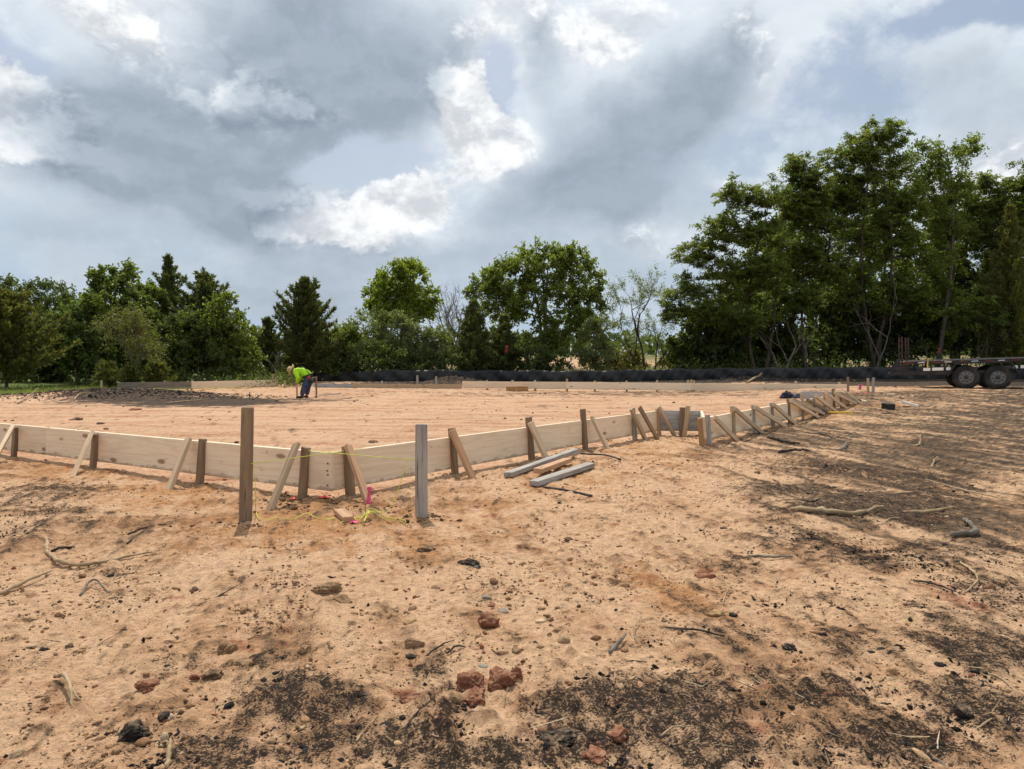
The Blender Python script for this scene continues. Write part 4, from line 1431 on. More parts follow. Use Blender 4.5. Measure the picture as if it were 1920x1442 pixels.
bm_box(bm, (-W_ / 2, 0, 0), (W_ / 2, D_, 0.012), Matrix.Translation((0, 0.0, H_ * 0.8 + 0.006)) @ Matrix.Rotation(R(9), 4, 'X'))
mesh_bm('lid', bm, M['blackbox'], bx)

# hand saw of dark metal with an open handle, right of the last brace
g = ground_at(1601, 754)
sw = tag(empty('hand_saw', g, 0.1), 'dark saw with open handle on the ground past the last brace', 'saw')
pp = curve_pts([(-0.10, 0, 0.06), (-0.12, 0.0, 0.02), (-0.05, 0.0, 0.012), (0.03, 0, 0.02), (0.05, 0, 0.07), (-0.02, 0, 0.085), (-0.10, 0, 0.06)], 5)
v, f = tube_np(pp, 0.013, 7)
mesh_np('handle', v, f, M['blackbox'], sw, smooth=True)
bm = bmesh.new()
vv_ = [bm.verts.new(c) for c in ((0.03, -0.003, 0.02), (0.20, -0.003, 0.03), (0.20, -0.003, 0.055), (0.04, -0.003, 0.085))]
fc = bm.faces.new(vv_)
ex = bmesh.ops.extrude_face_region(bm, geom=[fc])
for q in ex['geom']:
    if isinstance(q, bmesh.types.BMVert):
        q.co.y += 0.006
mesh_bm('blade', bm, M['toolhead'], sw)


def lump(name, center, size, mat, seed, sub=3, rough=0.28, flat=0.0, squash=1.0, freq=2.2, crack=0.0):
    """a rounded irregular mass: clods, heaps of cloth, bags"""
    bm = bmesh.new()
    bmesh.ops.create_icosphere(bm, subdivisions=sub, radius=1.0)
    co = np.array([v.co[:] for v in bm.verts])
    rs = np.random.RandomState(seed)
    d = np.zeros(len(co))
    for k in range(12):
        w_ = rs.normal(size=3) * freq * (1 + 0.35 * k)
        d += np.sin(co @ w_ + rs.uniform(0, 6.28)) * (0.5 / (1 + 0.5 * k))
    for k in range(10):
        w_ = rs.normal(size=3) * freq * 4.2
        d += np.abs(np.sin(co @ w_ + rs.uniform(0, 6.28))) * 0.16 - 0.08
    for k in range(7):                            # a few broken faces
        nrm = rs.normal(size=3)
        nrm /= np.linalg.norm(nrm)
        h_ = co @ nrm
        lim = rs.uniform(0.5, 0.85)
        over = np.clip(h_ - lim, 0, None)
        co = co - nrm * over[:, None] * 0.85
    r_ = 1 + rough * d * 0.6
    if crack > 0:
        q = co * 2.3 + rs.uniform(0, 9, 3)
        d1, d2, _v = worley(q[:, 0] + 0.7 * q[:, 2], q[:, 1] - 0.6 * q[:, 2], seed)
        r_ = r_ - crack * (1 - sst(d2 - d1, 0.0, 0.16))
    co = co * r_[:, None] * np.array(size)
    co[:, 2] = np.maximum(co[:, 2], -size[2] * 0.55)
    for v, c in zip(bm.verts, co):
        v.co = c
    o = mesh_bm(name, bm, mat, None, True)
    o.location = center
    o.rotation_euler = (0, 0, rs.uniform(0, 6.28))
    return o


g = ground_at(1478, 747)
cl = tag(empty('work_clothes', g), 'dark heap of clothes and a bag on the pad behind the braced planks', 'clothes')
for nm, dx_, sz, sd in (('jacket', -0.02, (0.15, 0.16, 0.14), 5), ('bag', 0.26, (0.20, 0.14, 0.09), 9), ('sleeve', -0.14, (0.09, 0.09, 0.06), 11)):
    o = lump(nm, (dx_, 0.0, sz[2] * 0.5), sz, M['navy'], sd, 3, 0.5, freq=3.5)
    o.parent = cl

# ================================================================== THE WORKER
M['skin'] = plain('skin', (0.30, 0.155, 0.095), 0.55, var=0.1)
M['lime_shirt'] = plain('lime_shirt', (0.42, 0.80, 0.02), 0.75, var=0.10, scale=10)
M['jeans'] = plain('dark_jeans', (0.035, 0.058, 0.105), 0.9, var=0.35, scale=10, dirt=(0.10, 0.085, 0.075))
M['straw_hat'] = plain('straw_hat', (0.52, 0.36, 0.19), 0.85, var=0.2, scale=40)
M['leather'] = plain('black_leather', (0.018, 0.015, 0.014), 0.6)
M['red_pouch'] = plain('red_pouch', (0.26, 0.025, 0.03), 0.7)
M['boot'] = plain('dark_boot', (0.03, 0.022, 0.018), 0.7, dirt=(0.12, 0.08, 0.05))
WD = 21.4
wg = ground_at(571, 746.5)
WD = wg.y
WK = tag(empty('person', wg), 'person in lime shirt, straw hat and jeans bending over to hold a stake', 'person')


def wp_(px, py, back=0.0):
    p = at(500 + px / 10.667, 660 + py / 10.667, WD) - wg
    return Vector((p.x, back, p.z))


def skin_mesh(name, joints, edges, mat, parent, root=0, sub=2):
    me = bpy.data.meshes.new(name)
    me.from_pydata([tuple(j[0]) for j in joints], edges, [])
    me.materials.append(mat)
    o = link(bpy.data.objects.new(name, me), parent)
    sk = o.modifiers.new('skin', 'SKIN')
    sk.use_smooth_shade = True
    lay = me.skin_vertices[0] if me.skin_vertices else None
    if lay is None:
        bm = bmesh.new()
        bm.from_mesh(me)
        bm.verts.layers.skin.verify()
        bm.to_mesh(me)
        bm.free()
        lay = me.skin_vertices[0]
    for k, j in enumerate(joints):
        r_ = j[1]
        lay.data[k].radius = r_ if isinstance(r_, tuple) else (r_, r_)
        lay.data[k].use_root = (k == root)
    sb = o.modifiers.new('smooth', 'SUBSURF')
    sb.levels = sub
    sb.render_levels = sub
    return o


hipz = wp_(840, 530)
should = wp_(610, 375)
chest = wp_(700, 380)
waist = wp_(800, 440)
neck, head = wp_(570, 365), wp_(527, 385)
kneeL, kneeR = wp_(778, 700, -0.17), wp_(796, 705, 0.17)
ankL, ankR = wp_(738, 876, -0.20), wp_(765, 876, 0.20)
elbL, elbR = wp_(672, 520, -0.22), wp_(690, 540, 0.20)
handL, handR = wp_(612, 640, -0.05), wp_(608, 590, 0.06)
shL, shR = should + Vector((0, -0.17, -0.02)), should + Vector((0, 0.17, -0.02))
hL_, hR_ = hipz + Vector((0, -0.10, 0)), hipz + Vector((0, 0.10, 0))
J = [(hipz, 0.09), (waist, 0.10), (chest, (0.14, 0.11)), (should, (0.12, 0.09)), (neck, 0.052), (head + Vector((0.01, 0, 0.02)), 0.085), (head + Vector((-0.02, 0, -0.06)), 0.065),
     (shL, 0.058), (elbL, 0.042), (handL + Vector((0.03, -0.02, 0.03)), 0.028), (shR, 0.058), (elbR, 0.042), (handR + Vector((0.03, 0.02, 0.03)), 0.028),
     (hL_, 0.07), (kneeL, 0.052), (ankL, 0.042), (hR_, 0.07), (kneeR, 0.052), (ankR, 0.042)]
E = [(0, 1), (1, 2), (2, 3), (3, 4), (4, 5), (5, 6), (3, 7), (7, 8), (8, 9), (3, 10), (10, 11), (11, 12), (0, 13), (13, 14), (14, 15), (0, 16), (16, 17), (17, 18)]
# hands: palm, four bent fingers and a thumb closing on the stake
for wrist, hand, sy in ((9, handL, -1), (12, handR, 1)):
    pal = len(J)
    J.append((hand + Vector((-0.01, sy * 0.012, 0.0)), 0.030))
    E.append((wrist, pal))
    for q in range(4):
        b0_ = len(J)
        up_ = 0.028 - q * 0.018
        J += [(hand + Vector((-0.045, sy * 0.012, up_)), 0.0095), (hand + Vector((-0.072, -sy * 0.010, up_ - 0.004)), 0.009), (hand + Vector((-0.060, -sy * 0.034, up_ - 0.006)), 0.008)]
        E += [(pal, b0_), (b0_, b0_ + 1), (b0_ + 1, b0_ + 2)]
    b0_ = len(J)
    J += [(hand + Vector((-0.018, -sy * 0.022, 0.030)), 0.011), (hand + Vector((-0.052, -sy * 0.030, 0.040)), 0.009)]
    E += [(pal, b0_), (b0_, b0_ + 1)]
skin_mesh('body', J, E, M['skin'], WK)
# nose and ears so that the face under the hat reads from the side
# shirt: trunk and both sleeves
J = [(wp_(835, 500), (0.15, 0.165)), (waist, (0.155, 0.14)), (chest + Vector((0.0, 0, 0.005)), (0.175, 0.135)), (should, (0.15, 0.105)), (neck, 0.07),
     (shL, 0.085), (elbL, 0.064), (handL.lerp(elbL, 0.16), 0.044), (shR, 0.085), (elbR, 0.064), (handR.lerp(elbR, 0.16), 0.044)]
E = [(0, 1), (1, 2), (2, 3), (3, 4), (3, 5), (5, 6), (6, 7), (3, 8), (8, 9), (9, 10)]
skin_mesh('shirt', J, E, M['lime_shirt'], WK)
J = [(wp_(850, 490), (0.155, 0.17)), (hipz + Vector((0.0, 0, -0.04)), (0.15, 0.16)), (hL_ + Vector((0, -0.02, -0.10)), 0.105), (kneeL, 0.082), (ankL, 0.072), (hR_ + Vector((0, 0.02, -0.10)), 0.105), (kneeR, 0.082), (ankR, 0.072)]
E = [(0, 1), (1, 2), (2, 3), (3, 4), (1, 5), (5, 6), (6, 7)]
skin_mesh('jeans', J, E, M['jeans'], WK)
for a in (ankL, ankR):
    J = [(a + Vector((0.03, 0, -0.01)), 0.05), (Vector((a.x + 0.02, a.y, 0.045)), 0.052), (Vector((a.x - 0.09, a.y, 0.035)), (0.045, 0.038)), (Vector((a.x - 0.17, a.y, 0.025)), (0.04, 0.028))]
    skin_mesh('boot', J, [(0, 1), (1, 2), (2, 3)], M['boot'], WK)
# hat: domed crown and wide curled brim
hv, hq = lathe([(0.0, 0.135), (0.045, 0.132), (0.075, 0.118), (0.090, 0.085), (0.098, 0.03), (0.102, 0.0), (0.125, -0.006), (0.165, 0.0), (0.185, 0.016), (0.186, 0.010), (0.160, -0.010), (0.10, -0.014)], 28)
hv[:, 1] += 0.9 * np.clip(np.abs(hv[:, 2]) - 0.12, 0, 1) ** 1.0 * 0.6
hat = mesh_np('hat', hv, hq, M['straw_hat'], WK, smooth=True)
axis = Vector((-0.90, -0.12, 0.40)).normalized()
hat.rotation_euler = axis.to_track_quat('Y', 'Z').to_euler()
hat.location = head + axis * 0.045 + Vector((0.0, 0, 0.01))
v, f = tube_np(np.array([tuple(hat.location + axis * 0.012 + (Matrix.Rotation(q * 2 * math.pi / 16, 4, axis) @ (axis.orthogonal().normalized() * 0.102))) for q in range(17)]), 0.008, 5)
mesh_np('hat_band', v, f, M['leather'], WK)
# belt, suspender, pouches
ring = []
ax_b = (waist - hipz).normalized()
cb = wp_(815, 478)
for k in range(21):
    a = k * 2 * math.pi / 20
    n1_ = ax_b.cross(Vector((0, 1, 0))).normalized()
    ring.append(tuple(cb + n1_ * 0.150 * math.cos(a) + Vector((0, 1, 0)) * 0.170 * math.sin(a)))
v, f = tube_np(np.array(ring), 0.022, 6)
mesh_np('belt', v, f, M['leather'], WK)
v, f = tube_np(curve_pts([wp_(700, 455, -0.16), wp_(640, 420, -0.15), wp_(650, 330, -0.11), wp_(760, 310, -0.10), wp_(880, 420, -0.12)], 5), 0.014, 5)
mesh_np('suspender', v, f, M['leather'], WK)
o = lump('pouch', wp_(868, 522, -0.19), (0.062, 0.05, 0.075), M['red_pouch'], 3, 3, 0.12)
o.parent = WK
for px, py, bk, sz in ((905, 590, -0.15, (0.075, 0.06, 0.085)), (925, 560, 0.12, (0.08, 0.09, 0.10)), (735, 590, -0.17, (0.045, 0.05, 0.06))):
    o = lump('tool_pouch', wp_(px, py, bk), sz, M['leather'], px, 3, 0.15)
    o.parent = WK

# ================================================================== TREES
M['bark'] = barkmat('grey_bark', (0.085, 0.07, 0.055), (0.20, 0.175, 0.145))
M['bark_dark'] = barkmat('dark_bark', (0.045, 0.034, 0.026), (0.10, 0.08, 0.062))
M['dead'] = barkmat('dead_wood', (0.17, 0.145, 0.125), (0.31, 0.28, 0.25))
LEAF = {
    'oak': leafmat('oak_leaf', (0.095, 0.132, 0.032), (0.2, 0.235, 0.055), 0.56),
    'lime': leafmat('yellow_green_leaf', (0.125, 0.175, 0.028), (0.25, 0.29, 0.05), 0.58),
    'gum': leafmat('sweetgum_leaf', (0.084, 0.12, 0.034), (0.17, 0.205, 0.056), 0.54),
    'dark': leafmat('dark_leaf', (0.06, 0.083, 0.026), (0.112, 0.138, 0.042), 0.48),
    'cedar': leafmat('cedar_needle', (0.066, 0.085, 0.032), (0.128, 0.142, 0.05), 0.40, 0.6),
    'olive': leafmat('olive_needle', (0.095, 0.104, 0.03), (0.175, 0.175, 0.052), 0.40, 0.6),
    'locust': leafmat('locust_leaflet', (0.088, 0.122, 0.034), (0.19, 0.215, 0.06), 0.60),
    'grey': leafmat('grey_green_leaf', (0.118, 0.145, 0.06), (0.21, 0.235, 0.1), 0.50),
    'weed': leafmat('weed_leaf', (0.14, 0.145, 0.034), (0.26, 0.225, 0.065), 0.45),
    'grass': leafmat('grass_blade', (0.12, 0.15, 0.04), (0.24, 0.26, 0.09), 0.45),
}


def unit(a):
    return a / (np.linalg.norm(a, axis=-1, keepdims=True) + 1e-9)


def leaf_cards(pos, dirs, side, length, width, tone, dry):
    """one folded diamond per leaf: 4 corners"""
    mid = pos + dirs * (length * 0.45)[:, None]
    s_ = side * (width * 0.5)[:, None]
    nrm = np.cross(dirs, side)
    lift = nrm * (width * 0.18)[:, None]
    v = np.stack([pos, mid + s_ + lift, pos + dirs * length[:, None], mid - s_ + lift], 1).reshape(-1, 3)
    n = len(pos)
    f = np.arange(4 * n).reshape(n, 4)
    c = np.zeros((n, 4, 4), np.float32)
    c[:, :, 0] = tone[:, None]
    c[:, :, 1] = dry[:, None]
    c[:, :, 3] = 1
    return v, f, c.reshape(-1, 4)


def tree_thing(name, base, label, cat, group, trunk_parts, bark, leaf=None, mat=None, crown_name='crown'):
    t = tag(empty(name, base), label, cat, group)
    if trunk_parts:
        v, f = join_np(trunk_parts)
        mesh_np('trunk', v, f, M[bark], t, smooth=True)
    if leaf is not None:
        v, f, c = leaf
        mesh_np(crown_name, v, f, LEAF[mat], t, cols=c)
    return t


def px_blobs(blobs, d, base):
    """crown masses given as seen (px, py, half width, half height) at depth d -> local ellipsoids"""
    out = []
    for b in blobs:
        px, py, rx, ry = b[:4]
        p = at(px, py, d) - base
        k = d / FPX
        dy = (b[4] if len(b) > 4 else 0.0) * rx * k
        out.append((p.x, dy, p.z, rx * k, max(rx, ry) * k * 0.85, ry * k))
    return np.array(out)


def branch_np(p0, p1, r0, r1, rs, sag=0.15, n=5, k=4):
    t = np.linspace(0, 1, n)[:, None]
    p0, p1 = np.asarray(p0, float), np.asarray(p1, float)
    L = np.linalg.norm(p1 - p0)
    ctrl = (p0 + p1) / 2 + np.array([0, 0, sag * L]) + rs.normal(size=3) * 0.07 * L
    pts = (1 - t) ** 2 * p0 + 2 * t * (1 - t) * ctrl + t ** 2 * p1
    pts[1:-1] += rs.normal(size=(n - 2, 3)) * 0.018 * L
    return pts, tube_np(pts, np.linspace(r0, r1, n), k, cap=False)


def broadleaf(name, label, base, blobs, d, mat, rs, clumps=90, per=170, leaf=(0.11, 0.07), clump_r=0.5, style='leaf', stems=((0, 0),), trunk_r=0.10, bark='bark_dark', group=None, gap=0.0, low=0.25, category='tree', dens_in=0.35):
    E_ = px_blobs(blobs, d, base)
    wts = (E_[:, 3] * E_[:, 4] * E_[:, 5]) ** 0.62
    pick = rs.choice(len(E_), clumps, p=wts / wts.sum())
    u = unit(rs.normal(size=(clumps, 3)))
    rad = rs.uniform(0, 1, clumps) ** dens_in
    C_ = E_[pick, :3] + u * rad[:, None] * E_[pick, 3:] * 0.92
    outw = unit(u / E_[pick, 3:] * E_[pick, 3:].mean())
    C_[:, 2] = np.maximum(C_[:, 2], low)
    # stems and limbs
    parts, anchors = [], []
    topz = (E_[:, 2] + 0.1 * E_[:, 5]).max()
    cen = E_[:, :3].mean(0)
    for sx, sy in stems:
        p0 = np.array([sx, sy, -0.15])
        tgt = np.array([cen[0] * 0.7 + sx * 2.2, cen[1] * 0.5 + sy * 2.0, topz])
        n = 9
        t = np.linspace(0, 1, n)[:, None]
        pts = p0 + (tgt - p0) * t + np.sin(t * math.pi) * rs.normal(size=3) * 0.05 * topz
        pts += np.cumsum(rs.normal(size=(n, 3)) * np.array([0.035, 0.035, 0.0]) * topz * 0.18, 0) * t
        rr = trunk_r * (1 - 0.85 * t[:, 0]) * (1 + 0.35 * np.exp(-t[:, 0] * 14))
        parts.append(tube_np(pts, rr, 7, cap=False))
        for a, r_ in zip(pts[2:], rr[2:]):
            anchors.append((a, r_))
    for e in E_:
        c = e[:3] + rs.normal(size=3) * 0.1 * e[3:]
        cand = [(np.linalg.norm(a - c) + 2.5 * max(0, a[2] - c[2] + 0.2), a, r_) for a, r_ in anchors]
        _d, a, r_ = min(cand, key=lambda q: q[0])
        pts, tb = branch_np(a, c, r_ * 0.6, 0.018, rs, 0.10, 7, 5)
        parts.append(tb)
        for q, r2 in zip(pts[2:], np.linspace(r_ * 0.6, 0.018, 7)[2:]):
            anchors.append((q, r2))
    AP = np.array([a for a, _ in anchors])
    AR = np.array([r_ for _, r_ in anchors])
    for c in C_:
        dist = np.linalg.norm(AP - c, axis=1) + 1.5 * np.clip(AP[:, 2] - c[2] + 0.1, 0, None)
        k = dist.argmin()
        _p, tb = branch_np(AP[k], c, min(AR[k] * 0.6, 0.022), 0.005, rs, 0.12, 5, 3)
        parts.append(tb)
    # leaves on twigs that spray out of each clump
    per = per * (0.80 if style == 'frond' else 0.66)
    leaf = (leaf[0] * 1.16, leaf[1] * 1.20)
    if style == 'frond':
        K, m_ = max(5, round(per / 17)), 17
    else:
        K, m_ = max(6, int(per / 13)), 13
    N = clumps * K
    Cc = np.repeat(C_, K, 0)
    Oc = np.repeat(outw, K, 0)
    up = np.array([0, 0, 1.0])
    tw = unit(Oc * 0.55 + rs.normal(size=(N, 3)) * (0.95 if style == 'frond' else 0.75) + up * 0.25)
    L = clump_r * rs.uniform(0.55, 1.25, N)
    tonec = np.repeat(np.clip(rs.normal(0.45, 0.22, clumps), 0, 1), K)
    s_ = np.tile(np.linspace(0.12, 1.0, m_), (N, 1)) + rs.uniform(-0.04, 0.04, (N, m_))
    if style == 'frond':
        tw[:, 2] = np.abs(tw[:, 2]) * 0.95 + 0.22
        tw = unit(tw)
        droop = 0.40
        P_ = Cc[:, None, :] + tw[:, None, :] * (s_ * L[:, None])[..., None] - up * ((s_ ** 2.2) * (L * droop)[:, None])[..., None]
        tang = unit(tw[:, None, :] - up * (2.2 * droop * s_ ** 1.2)[..., None])
        sd0 = unit(np.cross(tw, up))
        roll = rs.normal(0, 0.75, (N, 1))
        sidev = (sd0 * np.cos(roll) + np.cross(sd0, tw) * np.sin(roll))[:, None, :] * np.ones_like(tang)
        alt = np.where(np.arange(m_) % 2 == 0, 1.0, -1.0)[None, :, None]
        dirs = unit(sidev * alt + tang * 0.55 + rs.normal(size=tang.shape) * 0.34 - up * 0.10)
        sv = unit(np.cross(dirs, rs.normal(size=dirs.shape) * 0.5 + up))
    else:
        P_ = Cc[:, None, :] + tw[:, None, :] * (s_ * L[:, None])[..., None] + rs.normal(size=(N, m_, 3)) * clump_r * 0.07
        dirs = unit(tw[:, None, :] * 0.6 + rs.normal(size=(N, m_, 3)) * 0.75 - up * 0.20)
        sv = unit(np.cross(dirs, rs.normal(size=dirs.shape)))
    P_, dirs, sv = P_.reshape(-1, 3), dirs.reshape(-1, 3), sv.reshape(-1, 3)
    n = len(P_)
    keep = rs.uniform(size=n) > gap
    tone = np.clip(np.repeat(tonec, m_) + rs.normal(0, 0.2, n), 0, 1)
    dry = (rs.uniform(size=n) < 0.03) * rs.uniform(0.3, 1, n)
    ll = leaf[0] * rs.uniform(0.65, 1.3, n)
    lw = leaf[1] * rs.uniform(0.7, 1.25, n)
    P_[:, 2] = np.maximum(P_[:, 2], 0.03)
    q = np.where(keep)[0]
    return tree_thing(name, base, label, category, group, parts, bark, leaf_cards(P_[q], dirs[q], sv[q], ll[q], lw[q], tone[q], dry[q]), mat)


def cedar(name, label, base, h, rad, rs, mat='cedar', branches=150, group=None, power=0.8, lean=0.0, low=0.03, dens=1.0, leaf=(0.19, 0.066)):
    parts = []
    tp = np.array([[0, 0, -0.15], [0.0, 0, h * 0.3], [lean * 0.5, 0, h * 0.65], [lean, 0, h]])
    parts.append(tube_np(tp, [0.035 * h * 0.5, 0.028 * h * 0.5, 0.012 * h * 0.5, 0.006], 6, cap=False))
    P_, D_, tone = [], [], []
    az0 = rs.uniform(0, 6.28)
    lobes = 0.75 + 0.25 * np.sin(np.linspace(0, 2 * math.pi, 17) * 3 + rs.uniform(0, 6))
    for b in range(branches):
        t = low + (1 - low) * (b + rs.uniform()) / branches
        t = t ** 0.92
        prof = (1 - t) ** (power * 1.25) * (0.72 + 0.28 * min(1, t / 0.12))
        az_ = az0 + b * 2.399963 + rs.normal() * 0.3
        lob = np.interp((az_ % (2 * math.pi)), np.linspace(0, 2 * math.pi, 17), lobes)
        L = max(0.16, rad * prof * lob * (rs.uniform(0.45, 1.0) if b % 3 else rs.uniform(0.95, 1.45)))
        elev = R(rs.uniform(24, 52)) * (0.6 + 0.6 * t)
        dv = np.array([math.cos(az_) * math.cos(elev), math.sin(az_) * math.cos(elev), math.sin(elev)])
        p0 = np.array([np.interp(t, [0, .3, .65, 1], tp[:, 0]), 0, t * h])
        n = max(3, int(L / 0.35) + 2)
        s_ = np.linspace(0, 1, n)[:, None]
        pts = p0 + dv * L * s_ + np.array([0, 0, 1]) * (0.22 * L * s_ ** 2 - 0.10 * L * s_)
        if L > 0.3:
            parts.append(tube_np(pts, np.linspace(0.008 + 0.006 * L, 0.003, n), 3, cap=False))
        ms = max(5, int(L / 0.075 * dens))
        ss_ = rs.uniform(0.12, 1.0, ms) ** 0.75
        q = p0 + dv * (L * ss_)[:, None] + np.array([0, 0, 1]) * (0.22 * L * ss_ ** 2 - 0.10 * L * ss_)[:, None]
        tb = np.clip(rs.normal(0.45, 0.2), 0, 1)
        K = 6
        wide = (0.07 + 0.24 * (1 - ss_))[:, None, None] * min(1.0, 0.16 + L)
        dd = unit(dv * 0.95 + rs.normal(size=(ms, K, 3)) * 0.52 + np.array([0, 0, 0.50]))
        st = q[:, None, :] + dd * rs.uniform(0, 1, (ms, K, 1)) * wide
        P_.append(st.reshape(-1, 3))
        D_.append(dd.reshape(-1, 3))
        tone.append(np.clip(tb + rs.normal(0, 0.18, ms * K), 0, 1))
    P_, D_, tone = np.concatenate(P_), np.concatenate(D_), np.concatenate(tone)
    n = len(P_)
    P_[:, 2] = np.maximum(P_[:, 2], 0.02)
    sv = unit(np.cross(D_, rs.normal(size=(n, 3))))
    lf = leaf_cards(P_, D_, sv, leaf[0] * rs.uniform(0.6, 1.35, n), leaf[1] * rs.uniform(0.6, 1.3, n), tone, (rs.uniform(size=n) < 0.015) * 0.8)
    return tree_thing(name, base, label, 'tree', group, parts, 'bark_dark', lf, mat)


def bare_tree(name, label, base, h, spread, rs, mat='dead', group=None, levels=4, leaf=None, leafmat_=None, stems=1, r0=0.05, fork=3):
    parts, tips = [], []

    def grow(p, dv, L, r_, lev):
        n = 5
        t = np.linspace(0, 1, n)[:, None]
        bend = rs.normal(size=3) * 0.22
        pts = p + dv * L * t + bend * L * t ** 2 * 0.5
        pts[1:] += rs.normal(size=(n - 1, 3)) * 0.02 * L
        parts.append(tube_np(pts, np.linspace(r_, r_ * 0.62, n), 5 if lev == 0 else 4 if lev < 2 else 3, cap=False))
        if lev >= levels:
            tips.append((pts[-1], unit(pts[-1] - pts[-2])))
            tips.append((pts[-3], unit(pts[-2] - pts[-3])))
            return
        if lev >= levels - 1:
            tips.append((pts[-2], unit(pts[-1] - pts[-2])))
        for q in range(fork + (1 if lev == 0 else 0)):
            k = rs.randint(2, n)
            d2 = unit(unit(pts[-1] - pts[-2]) * 0.9 + rs.normal(size=3) * spread + np.array([0, 0, 0.18]))
            grow(pts[k if q else n - 1], d2, L * rs.uniform(0.5, 0.8), max(r_ * 0.60, 0.0075), lev + 1)
    for s in range(stems):
        dv = unit(np.array([rs.normal() * 0.12 + (s - (stems - 1) / 2) * 0.42, rs.normal() * 0.12, 1.0]))
        grow(np.array([(s - (stems - 1) / 2) * 0.12, 0, -0.1]), dv, h * 0.36, r0, 0)
    lf = None
    if leaf:
        P_, D_ = np.array([t_[0] for t_ in tips]), np.array([t_[1] for t_ in tips])
        m_ = leaf[2]
        n = len(P_) * m_
        s_ = rs.uniform(-0.15, 0.55, (len(P_), m_, 1))
        pp = (P_[:, None, :] + D_[:, None, :] * s_ + rs.normal(size=(len(P_), m_, 3)) * 0.06 - np.array([0, 0, 0.35]) * np.abs(s_) ** 1.6).reshape(-1, 3)
        dd = unit(np.repeat(D_, m_, 0) * 0.5 + rs.normal(size=(n, 3)) * 0.7 - np.array([0, 0, 0.35]))
        sv = unit(np.cross(dd, rs.normal(size=(n, 3))))
        lf = leaf_cards(pp, dd, sv, leaf[0] * rs.uniform(0.6, 1.3, n), leaf[1] * rs.uniform(0.7, 1.2, n), np.clip(rs.normal(0.5, 0.25, n), 0, 1), (rs.uniform(size=n) < 0.05) * 0.8)
    return tree_thing(name, base, label, 'tree', group, parts, mat, lf, leafmat_)


def tbase(px, d):
    p = at(px, 700, d)
    return Vector((p.x, d, hz(p.x, d)))


def top_h(base, py):
    return CAM_H + (HORIZON - py) * base.y / FPX - base.z


RS = np.random.RandomState
G_L, G_M, G_R = 'trees along the left edge of the site', 'trees behind the middle of the site', 'tall trees at the right behind the trailer'

# ---- left group
b = tbase(40, 44)
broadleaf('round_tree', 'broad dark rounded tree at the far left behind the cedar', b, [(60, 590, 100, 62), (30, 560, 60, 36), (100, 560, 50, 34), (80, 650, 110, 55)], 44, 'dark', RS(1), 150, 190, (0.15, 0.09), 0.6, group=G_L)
b = tbase(12, 29.5)
cedar('cedar', 'large olive cedar at the left edge with sweeping boughs', b, top_h(b, 556), 2.5, RS(2), 'olive', 230, G_L, 0.5, dens=1.15)
b = tbase(215, 34.5)
broadleaf('sweetgum', 'tall mid green tree with two blunt tops left of the spiry cedar', b, [(205, 520, 30, 30), (240, 518, 24, 26), (215, 570, 55, 45), (190, 620, 62, 42), (245, 620, 55, 42), (205, 670, 70, 45)], 34.5, 'gum', RS(3), 190, 180, (0.135, 0.10), 0.42, group=G_L)
b = tbase(145, 32.5)
broadleaf('leafy_tree', 'bright green bushy tree over the grass at left', b, [(145, 610, 45, 42), (170, 580, 30, 26), (120, 640, 40, 36), (165, 665, 52, 44)], 32.5, 'gum', RS(4), 120, 180, (0.13, 0.095), 0.40, group=G_L)
b = tbase(318, 37)
cedar('cedar', 'spiry dark cedar with the tallest thin tip of the left trees', b, top_h(b, 487), 2.6, RS(5), 'cedar', 250, G_L, 0.72)
b = tbase(275, 36)
broadleaf('leafy_tree', 'mid green tree filling between the sweetgum and the spiry cedar', b, [(275, 575, 45, 45), (285, 545, 26, 22), (285, 630, 55, 50), (320, 660, 60, 40)], 36, 'oak', RS(6), 120, 180, (0.13, 0.09), 0.42, group=G_L)
b = tbase(387, 35)
cedar('cedar', 'ragged cedar with a blunt top right of the spiry one', b, top_h(b, 520), 2.6, RS(7), 'cedar', 250, G_L, 0.50, lean=-0.1)
b = tbase(415, 33.5)
broadleaf('leafy_tree', 'loose light green tree at the right end of the left group', b, [(420, 590, 36, 36), (450, 615, 34, 30), (415, 645, 55, 45), (455, 665, 40, 36), (370, 630, 40, 50)], 33.5, 'oak', RS(8), 135, 170, (0.12, 0.085), 0.40, group=G_L)
b = tbase(345, 33)
broadleaf('leafy_tree', 'low dark tree under the two cedars of the left group', b, [(345, 640, 60, 45), (330, 685, 70, 35), (400, 685, 60, 32)], 33, 'dark', RS(9), 95, 180, (0.12, 0.085), 0.42, group=G_L)
b = tbase(258, 30.3)
bare_tree('thin_tree', 'sparse olive tree with visible forked trunk in front of the left trees', b, 3.4, 0.42, RS(10), 'bark', G_L, 4, (0.12, 0.05, 9), 'olive', 2, 0.06, 3)
for k, (px, py, w, d, lab) in enumerate(((205, 690, 0.75, 30.2, 'low olive cedar bush left of the thin forked tree'), (292, 688, 0.8, 30.0, 'low olive cedar bush right of the thin forked tree'), (245, 695, 0.6, 29.8, 'smallest olive cedar bush at the foot of the thin forked tree'))):
    b = tbase(px, d)
    cedar('cedar_bush', lab, b, max(0.7, top_h(b, py)), w, RS(20 + k), 'olive', 60, G_L, 0.45)
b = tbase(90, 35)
broadleaf('leafy_tree', 'shaded dark tree behind the olive cedar at left', b, [(90, 650, 60, 50), (60, 690, 80, 30), (120, 690, 50, 30)], 35, 'dark', RS(24), 90, 170, (0.13, 0.09), 0.45, group=G_L)

